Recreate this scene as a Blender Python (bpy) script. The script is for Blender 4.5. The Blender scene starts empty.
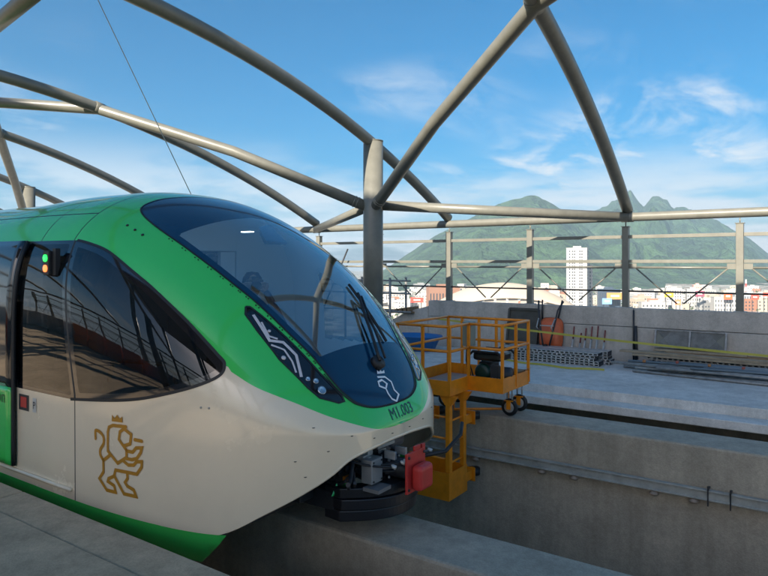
import bpy, bmesh, math, random
import numpy as np
from mathutils import Vector, Matrix
R = math.radians
random.seed(7); rng = np.random.default_rng(7)
scene = bpy.context.scene
col = scene.collection

# ------------------------------------------------------------------ camera
cam_d = bpy.data.cameras.new('camera'); cam = bpy.data.objects.new('camera', cam_d); col.objects.link(cam)
YAW = R(34.7)
cam.location = (0, 0, 0); cam.rotation_euler = (R(90), 0, YAW)
cam_d.sensor_width = 36; cam_d.lens = 30.0; cam_d.shift_y = -25 / 768
cam_d.clip_start = .05; cam_d.clip_end = 40000
scene.camera = cam
# ------------------------------------------------------------------ sky, sun, exposure
SUN_EL = R(29)
world = bpy.data.worlds.new('World'); scene.world = world; world.use_nodes = True
def build_world():
    nt = world.node_tree; N = nt.nodes; L = nt.links; N.clear()
    out = N.new('ShaderNodeOutputWorld'); bg = N.new('ShaderNodeBackground'); bg.inputs[1].default_value = 0.058
    sky = N.new('ShaderNodeTexSky'); sky.sky_type = 'NISHITA'; sky.sun_disc = False
    sky.sun_elevation = SUN_EL; sky.sun_rotation = R(176); sky.altitude = 1000
    sky.air_density = 1.0; sky.dust_density = 5.0; sky.ozone_density = 4
    tc = N.new('ShaderNodeTexCoord'); sx = N.new('ShaderNodeSeparateXYZ'); L.new(tc.outputs['Generated'], sx.inputs[0])
    def m(op, a, b=None, c=None, clamp=False):
        n = N.new('ShaderNodeMath'); n.operation = op; n.use_clamp = clamp
        for i, v in enumerate((a, b, c)):
            if v is None: continue
            if isinstance(v, (int, float)): n.inputs[i].default_value = v
            else: L.new(v, n.inputs[i])
        return n.outputs[0]
    zc = m('MAXIMUM', sx.outputs[2], 0.0); den = m('ADD', zc, .10)
    cx = N.new('ShaderNodeCombineXYZ')
    L.new(m('DIVIDE', sx.outputs[0], den), cx.inputs[0]); L.new(m('DIVIDE', sx.outputs[1], den), cx.inputs[1])
    def noise(scale, detail, rough, loc, sc, rot=0.0, dist=0.0):
        mp = N.new('ShaderNodeMapping'); mp.inputs['Location'].default_value = loc; mp.inputs['Scale'].default_value = sc
        mp.inputs['Rotation'].default_value = (0, 0, rot)
        L.new(cx.outputs[0], mp.inputs[0])
        n = N.new('ShaderNodeTexNoise'); n.inputs['Scale'].default_value = scale; n.inputs['Detail'].default_value = detail
        n.inputs['Roughness'].default_value = rough; n.inputs['Distortion'].default_value = dist
        L.new(mp.outputs[0], n.inputs['Vector']); return n.outputs[0]
    def ss(v, a, b):
        n = N.new('ShaderNodeMapRange'); n.interpolation_type = 'SMOOTHSTEP'
        L.new(v, n.inputs[0]); n.inputs[1].default_value = a; n.inputs[2].default_value = b
        return n.outputs[0]
    big = ss(noise(.42, 3, .5, (7.1, .4, 0), (1, 1, 1), .3), .46, .62)
    fine = ss(noise(2.6, 9, .62, (4.7, 5.2, 0), (1.0, .55, 1), .9, .4), .40, .72)
    cirrus = m('MULTIPLY', m('MULTIPLY', big, fine), m('SUBTRACT', 1.0, ss(sx.outputs[2], .24, .42)))
    bank = ss(noise(.75, 7, .6, (9.3, 2.6, 0), (.8, .8, 1), .2), .38, .58)
    low = m('SUBTRACT', 1.0, ss(sx.outputs[2], .07, .21))
    bankm = m('MULTIPLY', bank, low)
    f = m('MAXIMUM', m('MULTIPLY', cirrus, .9), m('MULTIPLY', bankm, .95), clamp=True)
    mix = N.new('ShaderNodeMix'); mix.data_type = 'RGBA'
    L.new(f, mix.inputs['Factor']); hs = N.new('ShaderNodeHueSaturation'); hs.inputs['Saturation'].default_value = 1.72; hs.inputs['Hue'].default_value = 0.49; L.new(sky.outputs[0], hs.inputs['Color']); L.new(hs.outputs[0], mix.inputs['A']); mix.inputs['B'].default_value = (6.2, 6.3, 6.4, 1)
    L.new(mix.outputs['Result'], bg.inputs[0]); L.new(bg.outputs[0], out.inputs[0])
build_world()
sun_d = bpy.data.lights.new('sun', 'SUN'); sun = bpy.data.objects.new('sun', sun_d); col.objects.link(sun)
sun_d.energy = 5.0; sun_d.angle = R(.5); sun_d.color = (1, .90, .76)
sun.rotation_euler = (R(90) - SUN_EL, 0, R(4)); sun.location = (0, -30, 25)
scene.view_settings.view_transform = 'Standard'; scene.view_settings.look = 'None'
scene.view_settings.exposure = 1.42; scene.view_settings.gamma = 1; scene.view_settings.use_curve_mapping = False
scene.render.engine = 'CYCLES'
scene.cycles.use_denoising = True
scene.cycles.max_bounces = 8; scene.cycles.transparent_max_bounces = 16; scene.cycles.volume_bounces = 0
scene.cycles.caustics_reflective = False; scene.cycles.caustics_refractive = False
scene.cycles.sample_clamp_indirect = 6

# ------------------------------------------------------------------ materials
MATS = {}
def mat(name, c, rough=.6, metal=0., var=.0, vscale=3., bump=0., bscale=40., spec=.5, coat=0., streak=0., c2=None, emit=0., alpha=None):
    if name in MATS: return MATS[name]
    m = bpy.data.materials.new(name); m.use_nodes = True; MATS[name] = m
    nt = m.node_tree; N = nt.nodes; L = nt.links; b = N['Principled BSDF']
    b.inputs['Base Color'].default_value = (*c, 1); b.inputs['Roughness'].default_value = rough; b.inputs['Metallic'].default_value = metal
    b.inputs['Specular IOR Level'].default_value = spec; b.inputs['Coat Weight'].default_value = coat; b.inputs['Coat Roughness'].default_value = .06
    if emit: b.inputs['Emission Color'].default_value = (*c, 1); b.inputs['Emission Strength'].default_value = emit
    if var or bump or streak:
        tc = N.new('ShaderNodeTexCoord')
    if var or streak:
        def noise(scale, det, sc=(1, 1, 1), rough_=.6):
            mp = N.new('ShaderNodeMapping'); mp.inputs['Scale'].default_value = sc; L.new(tc.outputs['Object'], mp.inputs[0])
            n = N.new('ShaderNodeTexNoise'); n.inputs['Scale'].default_value = scale; n.inputs['Detail'].default_value = det; n.inputs['Roughness'].default_value = rough_
            L.new(mp.outputs[0], n.inputs['Vector']); return n.outputs[0]
        dark = tuple(x * (1 - var) for x in c) if c2 is None else c2
        light = tuple(min(1, x * (1 + var * .7)) for x in c)
        r = N.new('ShaderNodeValToRGB'); L.new(noise(vscale, 8, rough_=.65), r.inputs[0])
        r.color_ramp.elements[0].position = .32; r.color_ramp.elements[0].color = (*dark, 1)
        r.color_ramp.elements[1].position = .70; r.color_ramp.elements[1].color = (*light, 1)
        src = r.outputs[0]
        if streak:
            r2 = N.new('ShaderNodeValToRGB'); L.new(noise(2.2, 6, (2.2, 2.2, .22)), r2.inputs[0])
            r2.color_ramp.elements[0].position = .38; r2.color_ramp.elements[0].color = (1 - streak, 1 - streak, 1 - streak * 1.05, 1)
            r2.color_ramp.elements[1].position = .58; r2.color_ramp.elements[1].color = (1, 1, 1, 1)
            mx = N.new('ShaderNodeMix'); mx.data_type = 'RGBA'; mx.blend_type = 'MULTIPLY'; mx.inputs['Factor'].default_value = 1
            L.new(src, mx.inputs['A']); L.new(r2.outputs[0], mx.inputs['B']); src = mx.outputs['Result']
            for sc_, lo, hi, amt in ((17, .36, .60, .08), (70, .40, .62, .10)):
                r3 = N.new('ShaderNodeMapRange'); L.new(noise(sc_, 6), r3.inputs[0]); r3.inputs[1].default_value = lo; r3.inputs[2].default_value = hi; r3.inputs[3].default_value = 1 - amt; r3.inputs[4].default_value = 1.04
                m3 = N.new('ShaderNodeMix'); m3.data_type = 'RGBA'; m3.blend_type = 'MULTIPLY'; m3.inputs['Factor'].default_value = 1
                L.new(src, m3.inputs['A']); L.new(r3.outputs[0], m3.inputs['B']); src = m3.outputs['Result']
        L.new(src, b.inputs['Base Color'])
        rr = N.new('ShaderNodeMapRange'); L.new(noise(vscale * 2.3, 5), rr.inputs[0])
        rr.inputs[3].default_value = max(.02, rough - .10); rr.inputs[4].default_value = min(1, rough + .10); L.new(rr.outputs[0], b.inputs['Roughness'])
    if bump:
        n = N.new('ShaderNodeTexNoise'); n.inputs['Scale'].default_value = bscale; n.inputs['Detail'].default_value = 8; L.new(tc.outputs['Object'], n.inputs['Vector'])
        bp = N.new('ShaderNodeBump'); bp.inputs['Strength'].default_value = bump; bp.inputs['Distance'].default_value = .02
        L.new(n.outputs[0], bp.inputs['Height']); L.new(bp.outputs[0], b.inputs['Normal'])
    return m
def glass(name, tint, refl_rough=.01, ior=1.5, wavy=0.):
    m = bpy.data.materials.new(name); m.use_nodes = True; MATS[name] = m
    nt = m.node_tree; N = nt.nodes; L = nt.links; N.clear()
    out = N.new('ShaderNodeOutputMaterial'); mix = N.new('ShaderNodeMixShader'); t = N.new('ShaderNodeBsdfTransparent'); g = N.new('ShaderNodeBsdfGlossy')
    lw = N.new('ShaderNodeLayerWeight'); lw.inputs['Blend'].default_value = .5
    pw = N.new('ShaderNodeMath'); pw.operation = 'POWER'; pw.inputs[1].default_value = 4.0; L.new(lw.outputs['Facing'], pw.inputs[0])
    fr = N.new('ShaderNodeMapRange'); fr.inputs[3].default_value = 2 * ((ior - 1) / (ior + 1)) ** 2; fr.inputs[4].default_value = 1.0; L.new(pw.outputs[0], fr.inputs[0])
    t.inputs[0].default_value = (*tint, 1); g.inputs['Roughness'].default_value = refl_rough; g.inputs['Color'].default_value = (.95, .97, 1, 1)
    L.new(fr.outputs[0], mix.inputs[0]); L.new(t.outputs[0], mix.inputs[1]); L.new(g.outputs[0], mix.inputs[2]); L.new(mix.outputs[0], out.inputs[0])
    if wavy:
        tc = N.new('ShaderNodeTexCoord'); n = N.new('ShaderNodeTexNoise'); n.inputs['Scale'].default_value = 2.6; n.inputs['Detail'].default_value = 1
        L.new(tc.outputs['Object'], n.inputs['Vector']); bp = N.new('ShaderNodeBump'); bp.inputs['Strength'].default_value = wavy; bp.inputs['Distance'].default_value = .02
        L.new(n.outputs[0], bp.inputs['Height']); L.new(bp.outputs[0], g.inputs['Normal']); L.new(bp.outputs[0], lw.inputs['Normal'])
    return m
M_conc = mat('concrete', (.45, .39, .30), .85, var=.16, vscale=2.6, bump=.3, bscale=70, streak=.16)
M_conc2 = mat('concrete_wall', (.52, .475, .42), .88, var=.18, vscale=1.6, bump=.35, bscale=55, streak=.14)
M_plat = mat('platform_concrete', (.58, .43, .275), .8, var=.22, vscale=2.4, bump=.25, bscale=80, streak=.12)
M_plat2 = mat('far_platform_concrete', (.68, .655, .61), .75, var=.2, vscale=1.3, bump=.2, bscale=60, streak=.12)
M_steel = mat('painted_steel', (.17, .167, .14), .36, var=.14, vscale=5, bump=.05, bscale=120)
M_rail = mat('rail_steel', (.40, .41, .38), .45, metal=.2, var=.3, vscale=6)
M_dark = mat('dark_steel', (.022, .024, .028), .5, var=.4, vscale=9)
M_black = mat('black_rubber', (.012, .013, .015), .55)
M_green = mat('train_green', (.045, .60, .105), .22, coat=.8, var=.05, vscale=.7)
M_white = mat('train_white', (.82, .685, .50), .25, coat=.7, var=.07, vscale=.8)
M_navy = mat('navy_panel', (.001, .035, .085), .12, coat=.3)
M_ink = mat('navy_print', (.006, .05, .085), .4)
M_gold = mat('gold_print', (.44, .20, .014), .45)
M_wprint = mat('white_print', (.8, .82, .85), .4)
M_gprint = mat('green_print', (.006, .12, .03), .4)
M_red = mat('red_plastic', (.50, .035, .030), .45, var=.12, vscale=8)
M_orange = mat('orange_paint', (.88, .275, .008), .42, var=.16, vscale=7, coat=.15)
M_liner = mat('cab_liner', (.82, .83, .82), .6)
M_igrey = mat('interior_grey', (.20, .21, .22), .7)
M_lens = mat('lamp_lens', (.005, .007, .012), .07, coat=.8)
M_zig = mat('lamp_strip', (.62, .58, .60), .35)
M_galv = mat('galvanised', (.46, .47, .46), .45, metal=.35, var=.25, vscale=10)
M_pipe = mat('scaffold_pipe', (.30, .30, .29), .5, metal=.25, var=.35, vscale=8)
M_timber = mat('timber', (.26, .165, .085), .8, var=.35, vscale=6, bump=.2)
M_tape = mat('yellow_tape', (.42, .38, .06), .6)
M_glass = glass('windscreen_glass', (.70, .89, .99), ior=2.3)
M_sglass = glass('side_glass', (.10, .11, .12), ior=1.33, wavy=.10)

# ------------------------------------------------------------------ helpers
def tag(o, label=None, cat=None, group=None, kind=None):
    if label: o['label'] = label
    if cat: o['category'] = cat
    if group: o['group'] = group
    if kind: o['kind'] = kind
    return o
def empty(name, loc=(0, 0, 0)):
    o = bpy.data.objects.new(name, None); col.objects.link(o); o.location = loc; o.empty_display_size = .2
    return o
def attach(o, parent):
    if parent is not None:
        o.parent = parent
        o.matrix_parent_inverse = Matrix.Translation(-Vector(parent.location))   # meshes are modelled in place
def raw(name, V, Fc, m, parent=None, smooth=False, mi=None):
    me = bpy.data.meshes.new(name)
    me.from_pydata([tuple(map(float, v)) for v in V], [], [tuple(map(int, f)) for f in Fc])
    for q in (m if isinstance(m, (list, tuple)) else [m]): me.materials.append(q)
    if mi is not None: me.polygons.foreach_set('material_index', mi)
    if smooth: me.polygons.foreach_set('use_smooth', [True] * len(me.polygons))
    me.update()
    o = bpy.data.objects.new(name, me); col.objects.link(o); attach(o, parent)
    return o
class MB:
    def __init__(s): s.v = []; s.f = []; s.s = []
    def add(s, V, Fc, smooth=False):
        k = len(s.v); s.v += [tuple(v) for v in V]; s.f += [tuple(i + k for i in f) for f in Fc]; s.s += [smooth] * len(Fc); return s
    def box(s, x0, x1, y0, y1, z0, z1, mtx=None):
        V = [Vector((x, y, z)) for x in (x0, x1) for y in (y0, y1) for z in (z0, z1)]
        if mtx: V = [mtx @ v for v in V]
        return s.add(V, [(0, 1, 3, 2), (4, 6, 7, 5), (0, 4, 5, 1), (2, 3, 7, 6), (0, 2, 6, 4), (1, 5, 7, 3)])
    def bar(s, p, q, w, h=None, up=(0, 0, 1)):
        p, q = Vector(p), Vector(q); h = h or w; d = (q - p).normalized(); up = Vector(up)
        if abs(d.dot(up)) > .98: up = Vector((1, 0, 0))
        a = d.cross(up).normalized() * w / 2; b = a.cross(d).normalized() * h / 2
        V = [e + i * a + j * b for e in (p, q) for i, j in ((-1, -1), (1, -1), (1, 1), (-1, 1))]
        return s.add(V, [(3, 2, 1, 0), (4, 5, 6, 7)] + [(i, (i + 1) % 4, 4 + (i + 1) % 4, 4 + i) for i in range(4)])
    def path(s, pts, r, n=12, cap=True, closed=False):
        P = [Vector(p) for p in pts]; k = len(P); rs = r if isinstance(r, (list, tuple)) else [r] * k
        V = []; prev = None
        for i in range(k):
            if closed: t = (P[(i + 1) % k] - P[i - 1]).normalized()
            else: t = (P[min(i + 1, k - 1)] - P[max(i - 1, 0)]).normalized()
            if prev is None:
                u = t.cross(Vector((0, 0, 1)))
                if u.length < .05: u = t.cross(Vector((1, 0, 0)))
                u.normalize()
            else:
                u = (prev - t * prev.dot(t)).normalized()
            prev = u; w = t.cross(u)
            V += [P[i] + (u * math.cos(a) + w * math.sin(a)) * rs[i] for a in (2 * math.pi * j / n for j in range(n))]
        Fc = []
        for i in range(k if closed else k - 1):
            i2 = (i + 1) % k
            Fc += [(i * n + j, i * n + (j + 1) % n, i2 * n + (j + 1) % n, i2 * n + j) for j in range(n)]
        s.add(V, Fc, True)
        if cap and not closed:
            b = len(s.v) - len(V)
            s.f += [tuple(b + j for j in reversed(range(n))), tuple(b + (k - 1) * n + j for j in range(n))]; s.s += [False, False]
        return s
    def lathe(s, prof, o, axis, n=20):
        o = Vector(o); a = Vector(axis).normalized(); u = a.orthogonal().normalized(); w = a.cross(u); V = []; k = len(prof)
        for r, h in prof: V += [o + a * h + (u * math.cos(t) + w * math.sin(t)) * r for t in (2 * math.pi * j / n for j in range(n))]
        Fc = [(i * n + j, i * n + (j + 1) % n, (i + 1) * n + (j + 1) % n, (i + 1) * n + j) for i in range(k - 1) for j in range(n)]
        return s.add(V, Fc, True)
    def disc(s, o, axis, r, h, n=20): return s.lathe([(0, 0), (r, 0), (r, h), (0, h)], o, axis, n)
    def prism(s, poly, y0, y1, mp=lambda a, b, c: (a, c, b)):
        n = len(poly); V = [mp(a, b, y0) for a, b in poly] + [mp(a, b, y1) for a, b in poly]
        return s.add(V, [tuple(range(n)), tuple(range(2 * n - 1, n - 1, -1))] + [(i, n + i, n + (i + 1) % n, (i + 1) % n) for i in range(n)])
    def build(s, name, m, parent=None, bevel=0., seg=2):
        o = raw(name, s.v, s.f, m, parent); o.data.polygons.foreach_set('use_smooth', s.s)
        bm = bmesh.new(); bm.from_mesh(o.data); bmesh.ops.recalc_face_normals(bm, faces=bm.faces); bm.to_mesh(o.data); bm.free()
        if bevel:
            b = o.modifiers.new('bevel', 'BEVEL'); b.width = bevel; b.segments = seg; b.limit_method = 'ANGLE'; b.harden_normals = False
        return o
def bx(name, m, parent, *a, bevel=0.): return MB().box(*a).build(name, m, parent, bevel)
def copy_tree(o, parent=None):
    c = o.copy(); col.objects.link(c)
    if parent is not None: c.parent = parent
    for ch in o.children: copy_tree(ch, c)
    return c
CA, SA = math.cos(YAW), math.sin(YAW)
def at(u, d, z=0.): k = (u - 384) / 640; return Vector((d * (CA * k - SA), d * (SA * k + CA), z))   # place a far landmark by bearing and distance
def lerp(a, b, t): return a + (b - a) * t
def sstep(t): t = np.clip(t, 0, 1); return t * t * (3 - 2 * t)

# ================================================================== LARGE STRUCTURE
Z_PLAT = -1.75; TC = 4.132; BEAM_Z = -2.06; B2 = 8.27
# ---- ground sheet: slopes from the station hill down to the city plain
def ground_z(r): return -14 - 71 * float(sstep((r - 60) / 640))
def build_ground():
    V = []; Fc = []; rs = [0.001, 20, 60, 120, 200, 300, 420, 560, 720, 950, 1300, 1800, 2500, 3500, 5000, 6800]; n = 72
    for r in rs:
        for j in range(n):
            a = 2 * math.pi * j / n; V.append((r * math.cos(a), r * math.sin(a), ground_z(r)))
    for i in range(len(rs) - 1):
        Fc += [(i * n + j, (i + 1) * n + j, (i + 1) * n + (j + 1) % n, i * n + (j + 1) % n) for j in range(n)]
    gm = mat('city_ground', (.20, .18, .14), .95, var=.45, vscale=.012, c2=(.06, .09, .04))
    N = gm.node_tree.nodes; L = gm.node_tree.links; b = N['Principled BSDF']; src = b.inputs['Base Color'].links[0].from_socket
    tc = N.new('ShaderNodeTexCoord'); vo = N.new('ShaderNodeTexVoronoi'); vo.inputs['Scale'].default_value = .075; L.new(tc.outputs['Object'], vo.inputs['Vector'])
    sp = N.new('ShaderNodeSeparateColor'); L.new(vo.outputs['Color'], sp.inputs[0])
    cr_ = N.new('ShaderNodeValToRGB'); cr_.color_ramp.interpolation = 'CONSTANT'; el = cr_.color_ramp.elements
    el[0].position = 0; el[0].color = (.06, .08, .04, 1); el[1].position = .30; el[1].color = (.55, .52, .47, 1)
    for p_, c_ in ((.55, (.30, .27, .24)), (.70, (.66, .62, .55)), (.88, (.36, .22, .16))): q_ = el.new(p_); q_.color = (*c_, 1)
    L.new(sp.outputs[0], cr_.inputs[0])
    mx = N.new('ShaderNodeMix'); mx.data_type = 'RGBA'; mx.inputs['Factor'].default_value = .8; L.new(src, mx.inputs['A']); L.new(cr_.outputs[0], mx.inputs['B']); L.new(mx.outputs['Result'], b.inputs['Base Color'])
    o = raw('ground', V, Fc, gm, smooth=True)
    tag(o, 'dry city plain sloping away below the station', 'ground', kind='structure')
build_ground()
# ---- mountains
def vnoise(x, y, seed):
    r = np.random.default_rng(seed); T = r.random((256, 256))
    xi = np.floor(x).astype(int); yi = np.floor(y).astype(int); fx = x - xi; fy = y - yi
    fx = fx * fx * (3 - 2 * fx); fy = fy * fy * (3 - 2 * fy)
    g = lambda a, b: T[a % 256, b % 256]
    return (g(xi, yi) * (1 - fx) + g(xi + 1, yi) * fx) * (1 - fy) + (g(xi, yi + 1) * (1 - fx) + g(xi + 1, yi + 1) * fx) * fy
def ridged(x, y, seed, oct=6):
    t = 0; a = .5; f = 1.
    for i in range(oct):
        t = t + a * (1 - np.abs(2 * vnoise(x * f + i * 17, y * f + i * 31, seed + i) - 1)); a *= .5; f *= 2.03
    return t
def fbm(x, y, seed, oct=5):
    t = 0; a = .5; f = 1.
    for i in range(oct): t = t + a * (vnoise(x * f + 7 * i, y * f + 13 * i, seed + i) - .5); a *= .5; f *= 2.1
    return t
def mountain(name, label, sil, dist, near, far, seed, m, spur):
    us = np.array([p[0] for p in sil], float); vs = np.array([p[1] for p in sil], float)
    nu, nr = 420, 120
    U = np.linspace(us[0], us[-1], nu); H = np.interp(U, us, vs)
    K = (U - 384) / 640; crest = (263 - H) / 640 * dist; base = -86.
    S = np.linspace(0, 1, nr); V = np.zeros((nu, nr, 3))
    for j, s in enumerate(S):
        d = near + (far - near) * s; sr = (dist - near) / (far - near)
        X = d * (CA * K - SA); Y = d * (SA * K + CA)
        if s <= sr: prof = (s / sr); prof = .62 * prof ** 1.25 + .38 * prof ** 2.6
        else: prof = 1 - ((s - sr) / (1 - sr)) ** 1.4
        w = 4 * (min(s / sr, 1)) * (1 - min(s / sr, 1)) + .12 * min(s / sr, 1)
        rd = ridged(X / 900 + 3 * fbm(X / 1500, Y / 1500, seed + 40), Y / 900, seed) - .62
        rd2 = ridged(X / 230, Y / 230, seed + 9, 4) - .5
        hh = np.maximum(crest - base, 0)
        h = base + hh * np.clip(prof + w * spur * (rd * 1.0 + rd2 * .24), 0, 1.0 if s < sr * .93 else 1.02)
        if s > sr * .9 and s < sr * 1.1: h = h + fbm(X / (55 if seed < 20 else 38), Y / (55 if seed < 20 else 38), seed + 3) * (15 if seed < 20 else 34) * np.clip(hh / 400, 0, 1)
        V[:, j] = np.stack([X, Y, h], -1)
    Fc = [(i * nr + j, (i + 1) * nr + j, (i + 1) * nr + j + 1, i * nr + j + 1) for i in range(nu - 1) for j in range(nr - 1)]
    o = raw(name, V.reshape(-1, 3), Fc, m, smooth=True)
    tag(o, label, 'mountain', kind='structure'); return o
def mountain_mat():
    m = mat('mountain_scrub', (.040, .078, .030), .95, var=.7, vscale=.007, c2=(.012, .030, .015))
    nt = m.node_tree; N = nt.nodes; L = nt.links; b = N['Principled BSDF']
    src = b.inputs['Base Color'].links[0].from_socket
    tc = N.new('ShaderNodeTexCoord'); n = N.new('ShaderNodeTexNoise'); n.inputs['Scale'].default_value = .011; n.inputs['Detail'].default_value = 9; n.inputs['Roughness'].default_value = .7
    L.new(tc.outputs['Object'], n.inputs['Vector'])
    r = N.new('ShaderNodeValToRGB'); r.color_ramp.elements[0].position = .60; r.color_ramp.elements[0].color = (0, 0, 0, 1); r.color_ramp.elements[1].position = .72; r.color_ramp.elements[1].color = (.5, .5, .5, 1)
    L.new(n.outputs[0], r.inputs[0])
    mx = N.new('ShaderNodeMix'); mx.data_type = 'RGBA'; L.new(r.outputs[0], mx.inputs['Factor']); L.new(src, mx.inputs['A']); mx.inputs['B'].default_value = (.12, .11, .075, 1)
    L.new(mx.outputs['Result'], b.inputs['Base Color'])
    bp = N.new('ShaderNodeBump'); bp.inputs['Strength'].default_value = .9; bp.inputs['Distance'].default_value = 60
    n2 = N.new('ShaderNodeTexNoise'); n2.inputs['Scale'].default_value = .02; n2.inputs['Detail'].default_value = 8; L.new(tc.outputs['Object'], n2.inputs['Vector'])
    L.new(n2.outputs[0], bp.inputs['Height']); L.new(bp.outputs[0], b.inputs['Normal'])
    return m
M_mtn = mountain_mat()
mountain('mountain', 'broad green rounded mountain behind the facade posts', [(300, 291), (340, 288), (365, 280), (384, 270), (408, 254), (436, 236), (460, 224), (493, 206), (515, 198), (531, 195), (539, 196.4), (564, 209), (585, 226), (610, 246), (640, 266), (670, 280), (700, 290)], 3500, 1900, 5200, 11, M_mtn, .75)
mountain('saddle_mountain', 'jagged green saddle mountain with twin rocky peaks on the right', [(470, 291), (520, 262), (548, 232), (565, 212), (590, 211), (609, 203), (622, 196), (626, 193), (630.4, 190), (634.5, 196), (640, 203), (644, 207), (648, 201.7), (651, 198), (653.5, 197), (659, 198), (663, 201), (667, 202), (671, 208), (674, 210), (679, 208), (682, 207), (688, 210), (711, 218), (733, 230), (750, 240), (768, 254), (800, 272), (840, 284), (900, 290)], 4700, 2300, 6400, 23, M_mtn, .85)

# ---- near platform (where the photographer stands)
near_p = tag(empty('platform', (0, -1, Z_PLAT)), 'grey concrete station platform along the near side of the train', 'platform', kind='structure')
bx('slab', M_plat, near_p, -40, 30, -3.9, 2.17, Z_PLAT - .55, Z_PLAT, bevel=.01)
for i in range(-8, 6):
    bx('coping_block', M_plat, near_p, i * 4.9 - .2, i * 4.9 + 4.69, 2.182, 2.48, Z_PLAT - .50, Z_PLAT - .012, bevel=.012)
bx('fascia', M_conc, near_p, -40, 30, 2.0, 2.40, Z_PLAT - 2.2, Z_PLAT - .56)
# ---- guideway beams
def beam(label, yc, hw):
    b = tag(empty('guideway_beam', (0, yc, BEAM_Z - 3.0)), label, 'beam', 'concrete guideway beams')
    L = 11.7
    for i in range(-4, 3):
        x0 = i * L - 7.9
        bx('beam_span', M_conc, b, x0 + .012, x0 + L - .012, yc - hw, yc + hw, BEAM_Z - 3.0, BEAM_Z, bevel=.025)
    return b
beam1 = beam('concrete guideway beam the train straddles, running out under its nose', TC, .29)
beam2 = beam('empty concrete guideway beam carrying the orange inspection cart', B2, .32)
# power rail along the second beam with its cup insulators
pr = tag(empty('power_rail', (0, B2 - .4, -2.57)), 'long dark steel power rail bolted along the side of the empty beam', 'rail')
yb = B2 - .32
MB().box(-32, 24, yb - .085, yb - .045, -2.625, -2.515).box(-32, 24, yb - .11, yb - .0451, -2.53, -2.512).box(-32, 24, yb - .11, yb - .0451, -2.628, -2.61).build('rail', M_rail, pr, .003)
ins = []
for i, x in enumerate(np.arange(-30, 23, 1.35)):
    for dx in (0, .42):
        MB().disc((x + dx, yb - .046, -2.56), (0, 1, 0), .035, .05, 10).lathe([(.0, -.025), (.04, -.02), (.055, -.005), (.05, .01), (.025, .03)], (x + dx, yb - .075, -2.665), (0, 0, 1), 12).build('insulator', mat('insulator', (.26, .20, .15), .5), pr)
for x in (-1.08, -.86):
    MB().bar((x, yb - .125, -2.46), (x, yb - .125, -2.68), .014).bar((x, yb - .13, -2.5), (x, yb - .005, -2.5), .016).build('hanger_rod', M_dark, pr)
# floor of the pit between and below the beams
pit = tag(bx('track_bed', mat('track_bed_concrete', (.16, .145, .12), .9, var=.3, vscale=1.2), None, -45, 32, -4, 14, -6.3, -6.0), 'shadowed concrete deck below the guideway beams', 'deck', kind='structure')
for i, x in enumerate((-26, -14, -2, 10)):
    p = tag(empty('beam_pier', (x, 6.2, -6)), 'concrete cross pier carrying both guideway beams, ' + ['farthest left', 'second from left', 'below the cart', 'farthest right'][i], 'pier', 'beam piers')
    bx('crosshead', M_conc2, p, x - .6, x + .6, 3.3, 9.1, -5.7, BEAM_Z - 3.002, bevel=.03)
    bx('shaft', M_conc2, p, x - .45, x + .45, 5.6, 6.8, -6.0, -5.702, bevel=.03)
# ---- far platform
far_p = tag(empty('far_platform', (0, 11, -1.9)), 'pale concrete far platform with a stepped edge', 'platform', kind='structure')
ZF = -1.90
bx('slab', M_plat2, far_p, -40, 30, 9.66, 13.1, ZF - .26, ZF, bevel=.012)
bx('ledge', M_plat2, far_p, -40, 30, 9.30, 9.655, ZF - .25, ZF - .13, bevel=.012)
bx('fascia', M_conc, far_p, -40, 30, 10.9, 11.3, ZF - 4.1, ZF - .262)
# ---- far parapet wall in cast panels
wall = tag(empty('parapet_wall', (0, 12.9, ZF)), 'grey cast concrete parapet wall along the far platform', 'wall')
xs = [-7.62, -3.05, .95, 4.9, 8.9, 12.9]
for a, b in zip(xs[:-1], xs[1:]):
    bx('wall_panel', M_conc2, wall, a + .008, b - .008, 12.80, 13.02, ZF + .001, -1.235, bevel=.008)
    bx('wall_panel', M_conc2, wall, a + .008, b - .008, 12.806, 13.02, -1.225, -.87, bevel=.008)
# low return wall at its left end
MB().prism([(-8.9, ZF), (-7.63, ZF), (-7.63, -1.0), (-8.2, -1.15), (-8.9, -1.5)], 12.82, 13.0).build('wall_panel', M_conc2, wall, .008)

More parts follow.
